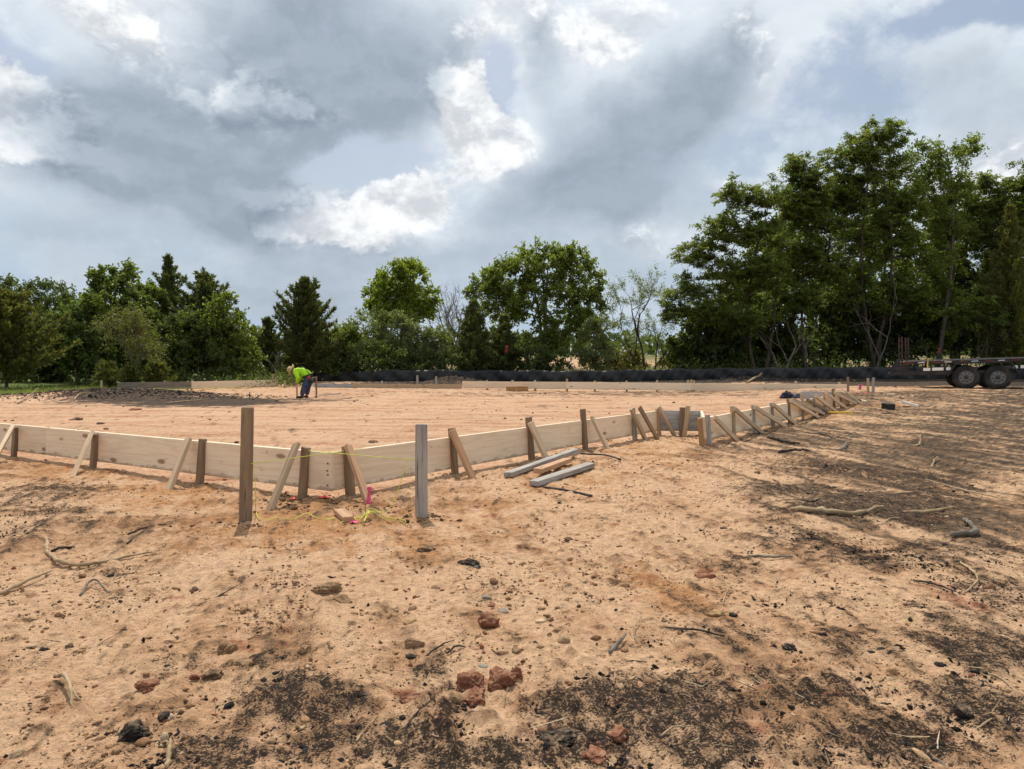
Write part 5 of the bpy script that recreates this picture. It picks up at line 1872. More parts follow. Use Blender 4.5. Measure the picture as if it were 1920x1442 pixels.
# ---- middle
b = tbase(502, 36)
cedar('cedar', 'small dark cedar in the gap left of the worker', b, top_h(b, 603), 1.3, RS(30), 'cedar', 110, G_M, 0.6)
b = tbase(470, 37.5)
broadleaf('shrub_tree', 'low green shrub tree in the gap left of the small cedar', b, [(480, 660, 36, 30), (465, 690, 40, 22), (520, 685, 40, 22)], 37.5, 'oak', RS(31), 60, 150, (0.12, 0.08), 0.4, group=G_M)
b = tbase(515, 34.5)
bare_tree('bare_sapling', 'pale bare sapling standing in front of the small cedar', b, 1.9, 0.45, RS(32), 'dead', G_M, 3, r0=0.03)
b = tbase(572, 36.5)
cedar('cedar', 'broad dark cedar with ragged upswept boughs above the worker', b, top_h(b, 529), 2.45, RS(33), 'cedar', 300, G_M, 0.52, dens=1.1)
b = tbase(645, 38)
broadleaf('shrub_tree', 'low dark green tree between the broad cedar and the yellow green crown', b, [(640, 640, 40, 34), (665, 660, 45, 36), (630, 685, 45, 22)], 38, 'oak', RS(34), 85, 160, (0.12, 0.08), 0.42, group=G_M)
b = tbase(752, 41)
broadleaf('round_tree', 'rounded yellow green tree left of the bare grey tree', b, [(752, 532, 55, 38), (720, 560, 38, 38), (785, 560, 38, 40), (752, 590, 62, 30), (770, 505, 26, 16)], 41, 'lime', RS(35), 170, 200, (0.135, 0.09), 0.44, group=G_M, trunk_r=0.12)
b = tbase(735, 38.5)
broadleaf('leafy_tree', 'grey green tree massed below the yellow green crown', b, [(690, 615, 46, 38), (750, 620, 50, 38), (800, 640, 42, 34), (720, 665, 72, 36), (790, 680, 52, 28)], 38.5, 'grey', RS(36), 170, 170, (0.11, 0.06), 0.42, group=G_M, bark='bark')
b = tbase(690, 37)
broadleaf('shrub_tree', 'dark low tree in front of the grey green mass', b, [(700, 672, 60, 28), (760, 685, 50, 20), (650, 690, 40, 18)], 37, 'dark', RS(37), 70, 160, (0.11, 0.07), 0.4, group=G_M)
b = tbase(838, 42)
bare_tree('bare_tree', 'bare grey tree with thin twigs between two leafy crowns', b, top_h(b, 518), 0.36, RS(38), 'dead', G_M, 5, stems=2, r0=0.075, fork=3)
b = tbase(822, 38)
broadleaf('shrub_tree', 'pale green shrub tree below the bare grey tree', b, [(825, 640, 26, 30), (815, 675, 36, 26)], 38, 'grey', RS(39), 50, 150, (0.10, 0.055), 0.38, group=G_M)
b = tbase(888, 37)
cedar('cedar', 'dark wide cedar in front of the big middle tree', b, top_h(b, 572), 1.7, RS(40), 'cedar', 240, G_M, 0.5)
b = tbase(945, 37.5)
cedar('cedar', 'low dark cedar with the red ribbon, under the big middle tree', b, top_h(b, 598), 1.25, RS(41), 'cedar', 170, G_M, 0.5)
b = tbase(1015, 41)
broadleaf('oak_tree', 'largest leafy tree in the middle, crown wider than tall', b,
          [(1020, 492, 60, 34), (960, 520, 55, 38), (1080, 530, 52, 52), (915, 522, 36, 24), (1000, 560, 85, 48), (1105, 590, 42, 46), (940, 580, 50, 36), (1060, 620, 62, 44), (1065, 480, 34, 20), (900, 550, 24, 16), (1010, 640, 50, 30)],
          41, 'oak', RS(42), 330, 190, (0.135, 0.085), 0.46, group=G_M, stems=((0, 0), (0.35, 0.1), (-0.3, 0.2)), trunk_r=0.14, bark='bark', low=0.9)
b = tbase(1120, 38)
broadleaf('shrub_tree', 'grey green shrub tree at the right foot of the big middle tree', b, [(1120, 620, 32, 30), (1110, 655, 40, 30), (1130, 680, 34, 18)], 38, 'grey', RS(43), 75, 150, (0.10, 0.055), 0.38, group=G_M)
b = tbase(1000, 38)
broadleaf('shrub_tree', 'dark thicket under the big middle tree', b, [(985, 670, 55, 28), (1040, 678, 38, 22), (900, 682, 60, 20)], 38, 'dark', RS(44), 90, 160, (0.11, 0.07), 0.4, group=G_M)
b = tbase(1212, 40)
bare_tree('wispy_tree', 'open wispy tree with crooked bare limbs left of the tall wood', b, top_h(b, 522), 0.46, RS(47), 'bark_dark', G_M, 5, (0.14, 0.036, 22), 'grey', 3, 0.075, 2)

# ---- weeds and brush in the gap and all along behind the silt fence
def brush(name, label, spots, mat, seed, h, size, kind='stuff'):
    rs = RS(seed)
    P_, D_ = [], []
    for px, d, hh, w in spots:
        b_ = tbase(px, d)
        n = int(300 * size)
        q = rs.normal(size=(n, 3)) * np.array([w * 0.5, w * 0.5, 0])
        q[:, 2] = np.abs(rs.normal(size=n)) * hh * 0.42
        P_.append(q + np.array(b_))
        D_.append(unit(rs.normal(size=(n, 3)) * 0.7 + np.array([0, 0, 0.8])))
    P_, D_ = np.concatenate(P_), np.concatenate(D_)
    n = len(P_)
    sv = unit(np.cross(D_, rs.normal(size=(n, 3))))
    v, f, c = leaf_cards(P_, D_, sv, h * rs.uniform(0.6, 1.4, n), h * 0.42 * rs.uniform(0.6, 1.3, n), np.clip(rs.normal(0.45, 0.28, n), 0, 1), (rs.uniform(size=n) < 0.12) * rs.uniform(0.3, 1, n))
    return tag(mesh_np(name, v, f, LEAF[mat], cols=c), label, 'undergrowth', None, kind)


rs0 = RS(60)
brush('weeds', 'yellow green weeds behind the black silt fence', [(px, rs0.uniform(37.5, 41), rs0.uniform(0.5, 1.0), rs0.uniform(0.5, 1.0)) for px in np.linspace(820, 1400, 46)], 'weed', 61, 0.12, 0.7)
brush('undergrowth', 'dark green undergrowth along the foot of the trees', [(px, rs0.uniform(37.2, 40), rs0.uniform(0.6, 1.5), rs0.uniform(0.7, 1.2)) for px in list(np.linspace(560, 900, 22)) + list(np.linspace(1270, 1990, 52))], 'dark', 62, 0.14, 0.8)
brush('undergrowth', 'green undergrowth at the foot of the left trees', [(px, rs0.uniform(30.5, 33), rs0.uniform(0.4, 0.9), rs0.uniform(0.6, 1.0)) for px in np.linspace(160, 560, 30)], 'dark', 63, 0.12, 0.6)
for k, (px, d, hh, w, mt, lab) in enumerate(((1150, 40, 34, 26, 'weed', 'yellow green bush in the gap beside the big middle tree'), (1180, 41.5, 38, 22, 'weed', 'taller yellow green bush in the gap left of the wispy tree'), (1262, 40.5, 26, 26, 'weed', 'olive bush right of the wispy tree trunk'),
                                              (1300, 39.5, 60, 34, 'oak', 'green bush at the left foot of the tall wood'))):
    b = tbase(px, d)
    broadleaf('bush', lab, b, [(px, 690 - hh * 0.45, w, hh * 0.55), (px + 8, 688, w * 1.2, 14)], d, mt, RS(70 + k), 42, 130, (0.10, 0.06), 0.32, group='bushes in the gap', category='bush', low=0.1)

# ---- right wood: feathery locusts in front, fill behind
LO = dict(style='frond', leaf=(0.135, 0.052), bark='bark_dark')
b = tbase(1385, 37.5)
broadleaf('locust_tree', 'feathery locust leaning left at the near end of the tall wood', b,
          [(1385, 375, 50, 42), (1440, 375, 40, 38), (1350, 440, 52, 38), (1420, 440, 60, 45), (1310, 480, 48, 32), (1370, 520, 70, 45), (1290, 545, 44, 30), (1330, 590, 56, 36), (1430, 520, 50, 50), (1260, 590, 34, 26), (1400, 600, 60, 40)],
          37.5, 'locust', RS(80), 480, 180, clump_r=0.60, stems=((0.9, 0), (1.4, 0.2)), trunk_r=0.10, group=G_R, low=0.8, dens_in=0.5, **LO)
b = tbase(1512, 38.5)
broadleaf('locust_tree', 'locust with a slim pale trunk and a top lower than its right neighbour', b,
          [(1500, 320, 30, 28), (1520, 355, 42, 38), (1490, 400, 45, 45), (1540, 420, 48, 45), (1500, 480, 52, 50), (1550, 500, 45, 40), (1490, 560, 50, 40)],
          38.5, 'locust', RS(81), 380, 180, clump_r=0.58, stems=((0, 0),), trunk_r=0.09, group=G_R, low=1.2, dens_in=0.5, **LO)
b = tbase(1640, 39.5)
broadleaf('locust_tree', 'tallest locust, its pointed top the highest in the picture', b,
          [(1650, 255, 34, 34), (1680, 262, 20, 30), (1615, 290, 45, 40), (1570, 310, 40, 34), (1665, 320, 55, 48), (1600, 360, 60, 50), (1560, 380, 45, 40), (1680, 390, 60, 50), (1620, 440, 70, 50), (1690, 460, 50, 40), (1595, 545, 70, 55), (1685, 560, 62, 58)],
          39.5, 'locust', RS(82), 640, 180, clump_r=0.62, stems=((-0.4, 0), (0.3, 0.3), (0.0, -0.2)), trunk_r=0.10, group=G_R, low=1.2, dens_in=0.5, **LO)
b = tbase(1755, 40.5)
broadleaf('leafy_tree', 'upright dark leafy tree whose tip leans right beside the tallest locust', b,
          [(1735, 300, 34, 34), (1780, 300, 34, 30), (1815, 278, 24, 14), (1750, 350, 52, 45), (1790, 360, 40, 42), (1740, 420, 58, 50), (1780, 440, 45, 45), (1740, 500, 60, 45), (1775, 575, 62, 58)],
          40.5, 'oak', RS(83), 300, 170, (0.12, 0.07), 0.48, group=G_R, trunk_r=0.13, bark='bark', low=2.0)
b = tbase(1850, 41)
broadleaf('locust_tree', 'thin airy locust between the leaning tree and the right edge', b,
          [(1845, 350, 30, 28), (1860, 390, 42, 36), (1820, 420, 40, 36), (1865, 460, 45, 45), (1850, 540, 50, 58)], 41, 'locust', RS(84), 230, 180, clump_r=0.62, stems=((0, 0),), trunk_r=0.09, group=G_R, low=1.2, dens_in=0.5, **LO)
b = tbase(1930, 40)
broadleaf('locust_tree', 'tall locust cut by the right edge of the picture', b,
          [(1920, 335, 36, 34), (1950, 360, 50, 40), (1905, 400, 36, 40), (1950, 440, 60, 55), (1910, 480, 50, 45)], 40, 'locust', RS(85), 290, 180, clump_r=0.60, stems=((0, 0),), trunk_r=0.12, group=G_R, low=1.2, dens_in=0.5, **LO)
b = tbase(1890, 37)
cedar('cedar', 'tall olive cedar at the right edge behind the trailer', b, top_h(b, 395), 2.2, RS(86), 'olive', 300, G_R, 0.6, dens=1.0)
fill = [
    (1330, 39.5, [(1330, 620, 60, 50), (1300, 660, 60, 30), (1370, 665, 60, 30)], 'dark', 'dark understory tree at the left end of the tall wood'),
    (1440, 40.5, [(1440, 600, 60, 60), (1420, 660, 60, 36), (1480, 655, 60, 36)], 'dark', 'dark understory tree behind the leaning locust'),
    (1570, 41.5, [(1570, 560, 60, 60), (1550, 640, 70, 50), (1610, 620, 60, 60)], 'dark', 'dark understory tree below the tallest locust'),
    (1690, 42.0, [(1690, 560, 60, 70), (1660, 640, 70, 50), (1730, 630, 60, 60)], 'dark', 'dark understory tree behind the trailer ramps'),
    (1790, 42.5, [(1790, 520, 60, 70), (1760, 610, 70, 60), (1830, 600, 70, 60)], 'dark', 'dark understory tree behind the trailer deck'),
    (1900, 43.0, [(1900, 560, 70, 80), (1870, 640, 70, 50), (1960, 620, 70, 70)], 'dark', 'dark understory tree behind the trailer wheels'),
    (1480, 47, [(1470, 470, 70, 80), (1520, 560, 90, 90)], 'gum', 'green tree deeper in the wood behind the slim pale trunk'),
    (1640, 48, [(1640, 430, 80, 90), (1600, 560, 100, 90)], 'gum', 'green tree deeper in the wood below the tallest crown'),
    (1780, 48, [(1780, 430, 80, 90), (1740, 560, 100, 90)], 'gum', 'green tree deeper in the wood behind the ramps'),
    (1900, 49, [(1900, 450, 80, 90), (1880, 570, 100, 90)], 'gum', 'green tree deeper in the wood at the right edge'),
    (1400, 46, [(1390, 560, 60, 50), (1380, 640, 80, 50)], 'gum', 'green tree deeper in the wood at its left end'),
]
for k, (px, d, bl, mt, lab) in enumerate(fill):
    b = tbase(px, d)
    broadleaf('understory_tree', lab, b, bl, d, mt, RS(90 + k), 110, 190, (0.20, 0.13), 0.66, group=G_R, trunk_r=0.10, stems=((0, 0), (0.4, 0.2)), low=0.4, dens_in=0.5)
# the light fern-like bough that catches the sun
b = tbase(1845, 36.3)
broadleaf('locust_sapling', 'sunlit locust sapling with spreading level boughs above the trailer deck', b, [(1845, 572, 40, 9), (1800, 588, 30, 9), (1885, 585, 34, 9), (1850, 610, 44, 12)], 36.3, 'locust', RS(110), 46, 160, clump_r=0.5, stems=((0, 0),), trunk_r=0.035, group=G_R, low=1.2, **LO)
# bare stems and saplings that show pale against the dark wood
for k, (px, topy, d, lean, lab) in enumerate(((1468, 560, 37.2, -0.5, 'pale forked trunk at the front of the wood'), (1513, 600, 37.0, -0.1, 'slim pale trunk alone right of the forked one'), (1732, 640, 36.8, 0.1, 'thin pale sapling behind the ramps'),
                                              (1838, 560, 37.0, -0.1, 'slender pale sapling above the trailer wheels'), (1912, 560, 37.0, 0.0, 'grey sapling trunk at the right edge'))):
    b = tbase(px, d)
    h_ = top_h(b, topy)
    bare_tree('sapling', lab, b, h_ * 1.15, 0.30, RS(120 + k), 'bark', G_R, 3, (0.11, 0.05, 4), 'locust', 2 if k == 0 else 1, 0.075 if k < 2 else 0.035, 2)
b = tbase(1640, 36.5)
bare_tree('sapling', 'pale dead limb arching right out of the wood', b, top_h(b, 470), 0.40, RS(131), 'bark', G_R, 3, r0=0.045, fork=2)

# ---- far treeline beyond the clearing
def far_treeline():
    rs = RS(140)
    P_, S_ = [], []
    for px in np.linspace(-900, 2900, 260):
        d = rs.uniform(165, 205)
        x = (px - 960) / FPX * d
        zb = hz(x, d)
        hgt = max(2.0, 4.3 + 1.4 * math.sin(px * 0.013) + rs.normal() * 1.0)
        n = 42
        q = unit(rs.normal(size=(n, 3))) * rs.uniform(0.2, 1, (n, 1)) ** 0.4
        P_.append(np.array([x, d, zb + hgt * 0.5]) + q * np.array([rs.uniform(2.5, 4.5), 2.5, hgt * 0.55]))
    P_ = np.concatenate(P_)
    n = len(P_)
    D_ = unit(rs.normal(size=(n, 3)))
    sv = unit(np.cross(D_, rs.normal(size=(n, 3))))
    v, f, c = leaf_cards(P_, D_, sv, rs.uniform(1.2, 2.4, n), rs.uniform(0.9, 1.7, n), np.clip(rs.normal(0.4, 0.25, n), 0, 1), np.zeros(n))
    tag(mesh_np('far_woods', v, f, LEAF['dark'], cols=c), 'distant low wood seen through the gap between the trees', 'woods', None, 'stuff')


far_treeline()
# white post far off in the gap
pb = tbase(1070.5, 95)
pb.z = hz(pb.x, 95)
pt = tag(empty('utility_post', pb), 'thin white post standing far off in the gap under the big tree', 'post')
v, f = tube_np(np.array([(0, 0, -0.2), (0, 0, top_h(pb, 646))]), 0.09, 8)
mesh_np('shaft', v, f, M['white_paint'], pt, smooth=True)
v, f = tube_np(np.array([(0, 0, top_h(pb, 646)), (0, 0, top_h(pb, 646) + 0.12)]), [0.12, 0.05], 8)
mesh_np('cap', v, f, M['white_paint'], pt, smooth=True)

# ================================================================== CLODS, STONES AND CHARRED LUMPS
def soilmat(name, a, b, scale=30, rough=0.95, ash=None):
    m_, T, out = material(name)
    oc = T.new('ShaderNodeTexCoord').outputs['Object']
    rnd = T.new('ShaderNodeObjectInfo').outputs['Random']
    oc = T.v('ADD', oc, T.v('SCALE', (13.0, 7.0, 3.0), scale=rnd))
    n = T.noise(oc, scale, 6.0, 0.65)
    c = T.mix(T.ss(n, 0.32, 0.68), a, b)
    n2 = T.noise(oc, scale * 4, 4.0, 0.7)
    c = T.mix(T.ss(n2, 0.56, 0.66, 0.0, 0.75), c, tuple(q * 0.3 for q in a))
    # sand dust settled on the upper side
    nz_ = T.xyz(T.new('ShaderNodeNewGeometry').outputs['Normal'])[2]
    c = T.mix(T.m('MULTIPLY', T.ss(nz_, 0.2, 0.95), T.ss(n, 0.42, 0.66, 0.05, 0.55)), c, (0.40, 0.26, 0.155))
    if ash:
        n3 = T.noise(oc, scale * 0.9, 5.0, 0.7)
        c = T.mix(T.ss(n3, 0.58, 0.66, 0.0, 0.9), c, ash)
    finish(T, out, c, rough, T.m('ADD', n, T.m('MULTIPLY', n2, 0.5)), 0.006, spec=0.1)
    return m_


M['clod_red'] = soilmat('red_clay_clod', (0.165, 0.062, 0.036), (0.30, 0.122, 0.070))
M['clod_brown'] = soilmat('brown_clod', (0.20, 0.115, 0.062), (0.34, 0.21, 0.115))
M['clod_tan'] = soilmat('tan_clod', (0.32, 0.21, 0.12), (0.46, 0.32, 0.19))
M['clod_black'] = soilmat('charred_clod', (0.018, 0.016, 0.015), (0.05, 0.044, 0.038))
M['clod_dark'] = soilmat('dark_brown_clod', (0.075, 0.045, 0.028), (0.145, 0.085, 0.05))
M['stone_grey'] = soilmat('grey_stone', (0.22, 0.20, 0.165), (0.34, 0.31, 0.26))
M['stone_ochre'] = soilmat('ochre_stone', (0.36, 0.22, 0.10), (0.50, 0.33, 0.16))
M['charcoal'] = soilmat('ashy_charcoal', (0.015, 0.014, 0.014), (0.04, 0.037, 0.035), 60, ash=(0.34, 0.33, 0.31))
G_C = 'larger clods and stones lying on the bare soil'
CLODS = [
    (935, 1268, 66, 58, 'red', 'largest cracked red clay clod, at the right of the red cluster', .10),
    (877, 1272, 60, 48, 'red', 'cracked red clod at the upper left of the red cluster', .10),
    (893, 1303, 50, 34, 'red', 'front red brown clod in the middle of the red cluster', .09),
    (853, 1306, 32, 30, 'brown', 'small brown clod at the left front of the red cluster', .06),
    (968, 1262, 30, 40, 'red', 'narrow red clod on the right edge of the red cluster', .06),
    (916, 1160, 40, 42, 'red', 'single upright red clod above the red cluster', .09),
    (921, 1134, 22, 10, 'red', 'dark red chip just above the single upright red clod', 0),
    (421, 1213, 42, 36, 'brown', 'deeply cracked brown clod at left centre of the sand', .12),
    (571, 1213, 30, 30, 'brown', 'rounded brown clod right of the cracked brown one', .05),
    (247, 1368, 64, 50, 'black', 'big round charred clod at the lower left', .02),
    (1042, 1378, 84, 44, 'black', 'broad flat charred clod inside the black patch at bottom middle', .07),
    (1158, 1374, 42, 38, 'red', 'pinkish red clod on the black patch right of the broad charred one', .03),
    (1112, 1412, 56, 26, 'red', 'flat crumbled red clod at the bottom of the black patch', .02),
    (1222, 1407, 30, 16, 'ochre', 'ochre chip of stone at the right of the black patch', 0),
    (1806, 1333, 56, 40, 'black', 'shaggy charred clod at the lower right', .02),
    (1870, 1352, 40, 26, 'black', 'smaller charred clod right of the shaggy one', .02),
    (30, 1414, 40, 30, 'tan', 'tan clod in the bottom left corner', .03),
    (797, 1028, 36, 17, 'dark', 'dark brown clod on the sand below the grey stake', .02),
    (882, 1056, 52, 16, 'coal', 'charred stub of wood streaked with white ash', .02),
    (914, 1118, 21, 17, 'grey', 'upper one of two small grey stones above the red clod', 0),
    (943, 1143, 21, 16, 'grey', 'lower one of two small grey stones right of the red clod', 0),
    (770, 1163, 28, 18, 'ochre', 'pale yellow stone left of the single red clod', 0),
    (1057, 1197, 25, 28, 'tan', 'pinkish tan stone right of the single red clod', 0),
    (777, 1200, 36, 28, 'brown', 'crumbly brown clod above left of the red cluster', .03),
    (966, 1217, 20, 18, 'brown', 'small brown clod above the red cluster', 0),
    (905, 1247, 24, 18, 'grey', 'grey stone wedged between the red clods', 0),
    (1322, 1077, 36, 17, 'red', 'dark red clod alone on the pale sand right of centre', .02),
    (1340, 1147, 30, 17, 'ochre', 'orange brown clod on the right hand sand', .02),
    (1374, 1151, 17, 13, 'black', 'small black clod beside the orange brown one', 0),
    (1479, 1212, 28, 17, 'black', 'greyish black clod in the middle of the right hand sand', .02),
    (1832, 1213, 26, 15, 'ochre', 'smooth orange stone among the char at right', 0),
    (1328, 1293, 28, 12, 'black', 'charred chip at the edge of the black patch', 0),
    (497, 1240, 26, 18, 'black', 'angular black lump at the top of the left char patch', 0),
    (457, 1240, 40, 30, 'brown', 'crumbling tan brown clod left of the angular black lump', .05),
    (398, 1262, 44, 24, 'dark', 'flat dark clod with a pale rim left of the char patch', .02),
    (279, 1282, 44, 30, 'red', 'split red clod beside a white fleck at lower left', .09),
    (363, 1268, 22, 15, 'red', 'small orange red clod between the split one and the dark one', 0),
    (612, 1098, 56, 36, 'brown', 'broken heap of brown crust left of centre', .08),
    (640, 1122, 40, 26, 'brown', 'lower flake of the brown crust left of centre', .05),
    (308, 1342, 24, 22, 'black', 'small black lump right of the big round charred clod', 0),
    (132, 1210, 18, 14, 'dark', 'dark pebble alone on the pale left sand', 0),
    (365, 1103, 22, 13, 'dark', 'dark clod upslope on the left sand', 0),
    (310, 1222, 14, 12, 'black', 'black pebble left of the cracked brown clod', 0),
    (318, 1235, 14, 12, 'black', 'black pebble just below another left of the brown clod', 0),
    (154, 1212, 16, 11, 'ochre', 'ochre pebble next to the dark one on the left sand', 0),
    (1065, 1010, 20, 11, 'dark', 'dark clod on the slope below the timber pile', 0),
    (1003, 1205, 14, 14, 'black', 'black crumb beside the pinkish tan stone', 0),
    (769, 1230, 22, 14, 'black', 'black clod above the pale wheel track', 0),
    (683, 1300, 26, 18, 'black', 'charred lump at the lower edge of the pale wheel track', 0),
    (764, 1303, 50, 24, 'red', 'crumbled red soil lump on the lower edge of the wheel track', .05),
    (1420, 885, 12, 8, 'dark', 'dark clod on the pale sand below the braced planks', 0),
    (1516, 923, 22, 9, 'black', 'flat black clod at the top of the right char patch', 0),
    (1614, 928, 20, 11, 'black', 'rounded black clod above the long pale stick', 0),
    (188, 793, 18, 8, 'dark', 'red brown clod on the pad beyond the left form', .02),
    (142, 786, 26, 5, 'dark', 'flat dark scrap of soil on the pad at left', 0),
    (255, 767, 22, 6, 'red', 'low red clods heaped at the edge of the burnt soil', .02),
    (700, 828, 20, 5, 'dark', 'dark crumbs on the pad behind the grey stake', 0),
    (1660, 774, 16, 5, 'brown', 'brown clod beneath the black box', 0),
]
KEYS = {'red': 'clod_red', 'brown': 'clod_brown', 'black': 'clod_black', 'tan': 'clod_tan', 'dark': 'clod_dark', 'grey': 'stone_grey', 'ochre': 'stone_ochre', 'coal': 'charcoal'}
for k, (px, py, w, h, key, lab, crack) in enumerate(CLODS):
    g = ground_at(px, py + h * 0.30)
    s_ = g.y / FPX
    sx, sz = w * s_ * 0.5, h * s_ * 0.5
    sz = max(sz * 0.95, sx * 0.35)
    big = w > 26
    nm = 'stone' if key in ('grey', 'ochre') else 'charred_stub' if key == 'coal' else 'soil_clod'
    o = lump(nm, (g.x, g.y, g.z + sz * 0.14), (sx, sx * (0.45 if key == 'coal' else 0.9), sz), M[KEYS[key]], 300 + k, 5 if w > 40 and crack else 4 if big else 3, 0.34 if key not in ('grey',) else 0.12, crack=crack, freq=2.6 if key != 'black' else 3.6)
    if key == 'coal':
        o.rotation_euler = (0, 0, -0.45)
    tag(o, lab, 'stone' if nm == 'stone' else 'charred wood' if key == 'coal' else 'clod', G_C)

# ---- crumbs too small and too many to count
ICO = bmesh.new()
bmesh.ops.create_icosphere(ICO, subdivisions=1, radius=1.0)
ico_v = np.array([v.co[:] for v in ICO.verts])
ico_f = np.array([[v.index for v in f.verts] for f in ICO.faces])
ICO.free()
ICO2 = bmesh.new()
bmesh.ops.create_icosphere(ICO2, subdivisions=2, radius=1.0)
ico2_v = np.array([v.co[:] for v in ICO2.verts])
ico2_f = np.array([[v.index for v in f.verts] for f in ICO2.faces])
ICO2.free()


oct_v = np.array([(1, 0, 0), (-1, 0, 0), (0, 1, 0), (0, -1, 0), (0, 0, 1), (0, 0, -1)], float)
oct_f = np.array([(0, 2, 4), (2, 1, 4), (1, 3, 4), (3, 0, 4), (2, 0, 5), (1, 2, 5), (3, 1, 5), (0, 3, 5)])


def crumbs(name, label, x, y, r_, cols, seed, fine=False, sink=0.36):
    rs = RS(seed)
    bv, bf = (ico2_v, ico2_f) if fine == 2 else (ico_v, ico_f) if fine else (oct_v * 1.15, oct_f)
    n, m_ = len(x), len(bv)
    z = height(x, y)
    sc_ = np.stack([r_ * rs.uniform(0.8, 1.5, n), r_ * rs.uniform(0.7, 1.3, n), r_ * rs.uniform(0.45, 0.95, n)], -1)
    jit = 1 + rs.normal(size=(n, m_)) * (0.16 if fine else 0.22)
    v = np.repeat(bv[None], n, 0) * jit[..., None]
    for _k in range(4):                      # broken faces
        nn = unit(rs.normal(size=(n, 3)))
        hh = np.einsum('nmk,nk->nm', v, nn)
        v = v - np.clip(hh - rs.uniform(0.35, 0.75, (n, 1)), 0, None)[..., None] * nn[:, None, :] * 0.9
    v = v * sc_[:, None, :]
    a = rs.uniform(0, 6.28, n)
    ca, sa = np.cos(a)[:, None], np.sin(a)[:, None]
    v = np.stack([v[..., 0] * ca - v[..., 1] * sa, v[..., 0] * sa + v[..., 1] * ca, v[..., 2]], -1)
    v += np.stack([x, y, z + sc_[:, 2] * (1 - 2 * sink)], -1)[:, None, :]
    f = bf[None] + (np.arange(n) * m_)[:, None, None]
    c = np.repeat(cols, m_, 0) * (1 + rs.normal(0, 0.10, (n * m_, 1)))
    return tag(mesh_np(name, v.reshape(-1, 3), f.reshape(-1, 3), M['crumb'], cols=np.clip(c, 0.01, 0.9)), label, 'soil', None, 'stuff')


m_, T, out = material('soil_crumb')
att = T.new('ShaderNodeAttribute', attribute_name='soil')
oc = T.new('ShaderNodeTexCoord').outputs['Object']
n_ = T.noise(oc, 160, 4.0, 0.65)
sh_ = T.ss(n_, 0.25, 0.75, 0.65, 1.25)
finish(T, out, T.mix(1.0, att.outputs['Color'], T.vec(sh_, sh_, sh_), 'MULTIPLY'), 0.95, n_, 0.004, spec=0.08)
M['crumb'] = m_


def scatter(n, seed, dmax, power=1.0, az=38):
    """more of them close by, thinning with distance"""
    rs = RS(seed)
    d = 1.55 * (dmax / 1.55) ** (rs.uniform(0, 1, n) ** power)
    a = R(1) * rs.uniform(-az, az, n)
    return d * np.tan(a), d, rs


def pick_cols(x, y, rs, char_bias):
    n = len(x)
    pal = np.array([(0.43, 0.27, 0.155), (0.33, 0.19, 0.10), (0.235, 0.13, 0.07), (0.13, 0.075, 0.045), (0.27, 0.10, 0.055), (0.035, 0.03, 0.027), (0.46, 0.34, 0.21)])
    p = np.array([0.27, 0.30, 0.20, 0.07, 0.05, 0.03, 0.08])
    idx = rs.choice(len(pal), n, p=p / p.sum())
    idx = np.where(rs.uniform(size=n) < char_bias, 5, idx)
    return pal[idx] * (1 + rs.normal(0, 0.12, (n, 1)))


CB = lambda x, y: blobs_field(x, y, CHAR)
x, y, rs = scatter(64000, 400, 13, 0.85)
cb = CB(x, y)
clump = fbm(x * 1.3, y * 1.3, 4, 401) + 0.6 * gnoise(x * 4.5, y * 4.5, 402) + 1.1 * cb
keep = (clump + rs.normal(0, 0.35, len(x)) > 0.10) & (pad_mask(x, y) < 0.2)
x, y, cb = x[keep], y[keep], cb[keep]
crumbs('soil_crumbs', 'fine crumbs of soil and char strewn over the bare ground', x, y, np.clip(rs.lognormal(-5.45, 0.42, len(x)), 0.002, 0.012), pick_cols(x, y, rs, np.clip(cb * 0.95, 0, 0.93)), 403)
x, y, rs = scatter(3800, 410, 10, 0.8)
cb = CB(x, y)
clump = fbm(x * 1.1, y * 1.1, 4, 411) + 0.8 * gnoise(x * 3.5, y * 3.5, 412) + 0.8 * cb
keep = (clump + rs.normal(0, 0.25, len(x)) > 0.35) & (pad_mask(x, y) < 0.2)
x, y, cb = x[keep], y[keep], cb[keep]
crumbs('small_clods', 'small clods scattered over the bare ground', x, y, np.clip(rs.lognormal(-4.75, 0.42, len(x)), 0.005, 0.021), pick_cols(x, y, rs, np.clip(cb * 0.7, 0, 0.5)), 413, 2)
x, y, rs = scatter(70000, 440, 9, 0.75)
cb = CB(x, y)
keep = (cb + 0.45 * fbm(x * 5, y * 5, 3, 441) + 0.35 * fbm(x * 16, y * 16, 2, 442) + rs.normal(0, 0.12, len(x)) > 0.62) & (pad_mask(x, y) < 0.2)
x, y = x[keep], y[keep]
pal = np.array([(0.020, 0.017, 0.015), (0.035, 0.028, 0.024), (0.055, 0.042, 0.033), (0.012, 0.011, 0.010)])
crumbs('char_crumbs', 'crumbs of black char lying thick in the burnt patches', x, y, np.clip(rs.lognormal(-5.45, 0.5, len(x)), 0.002, 0.012), pal[rs.choice(4, len(x))], 443)
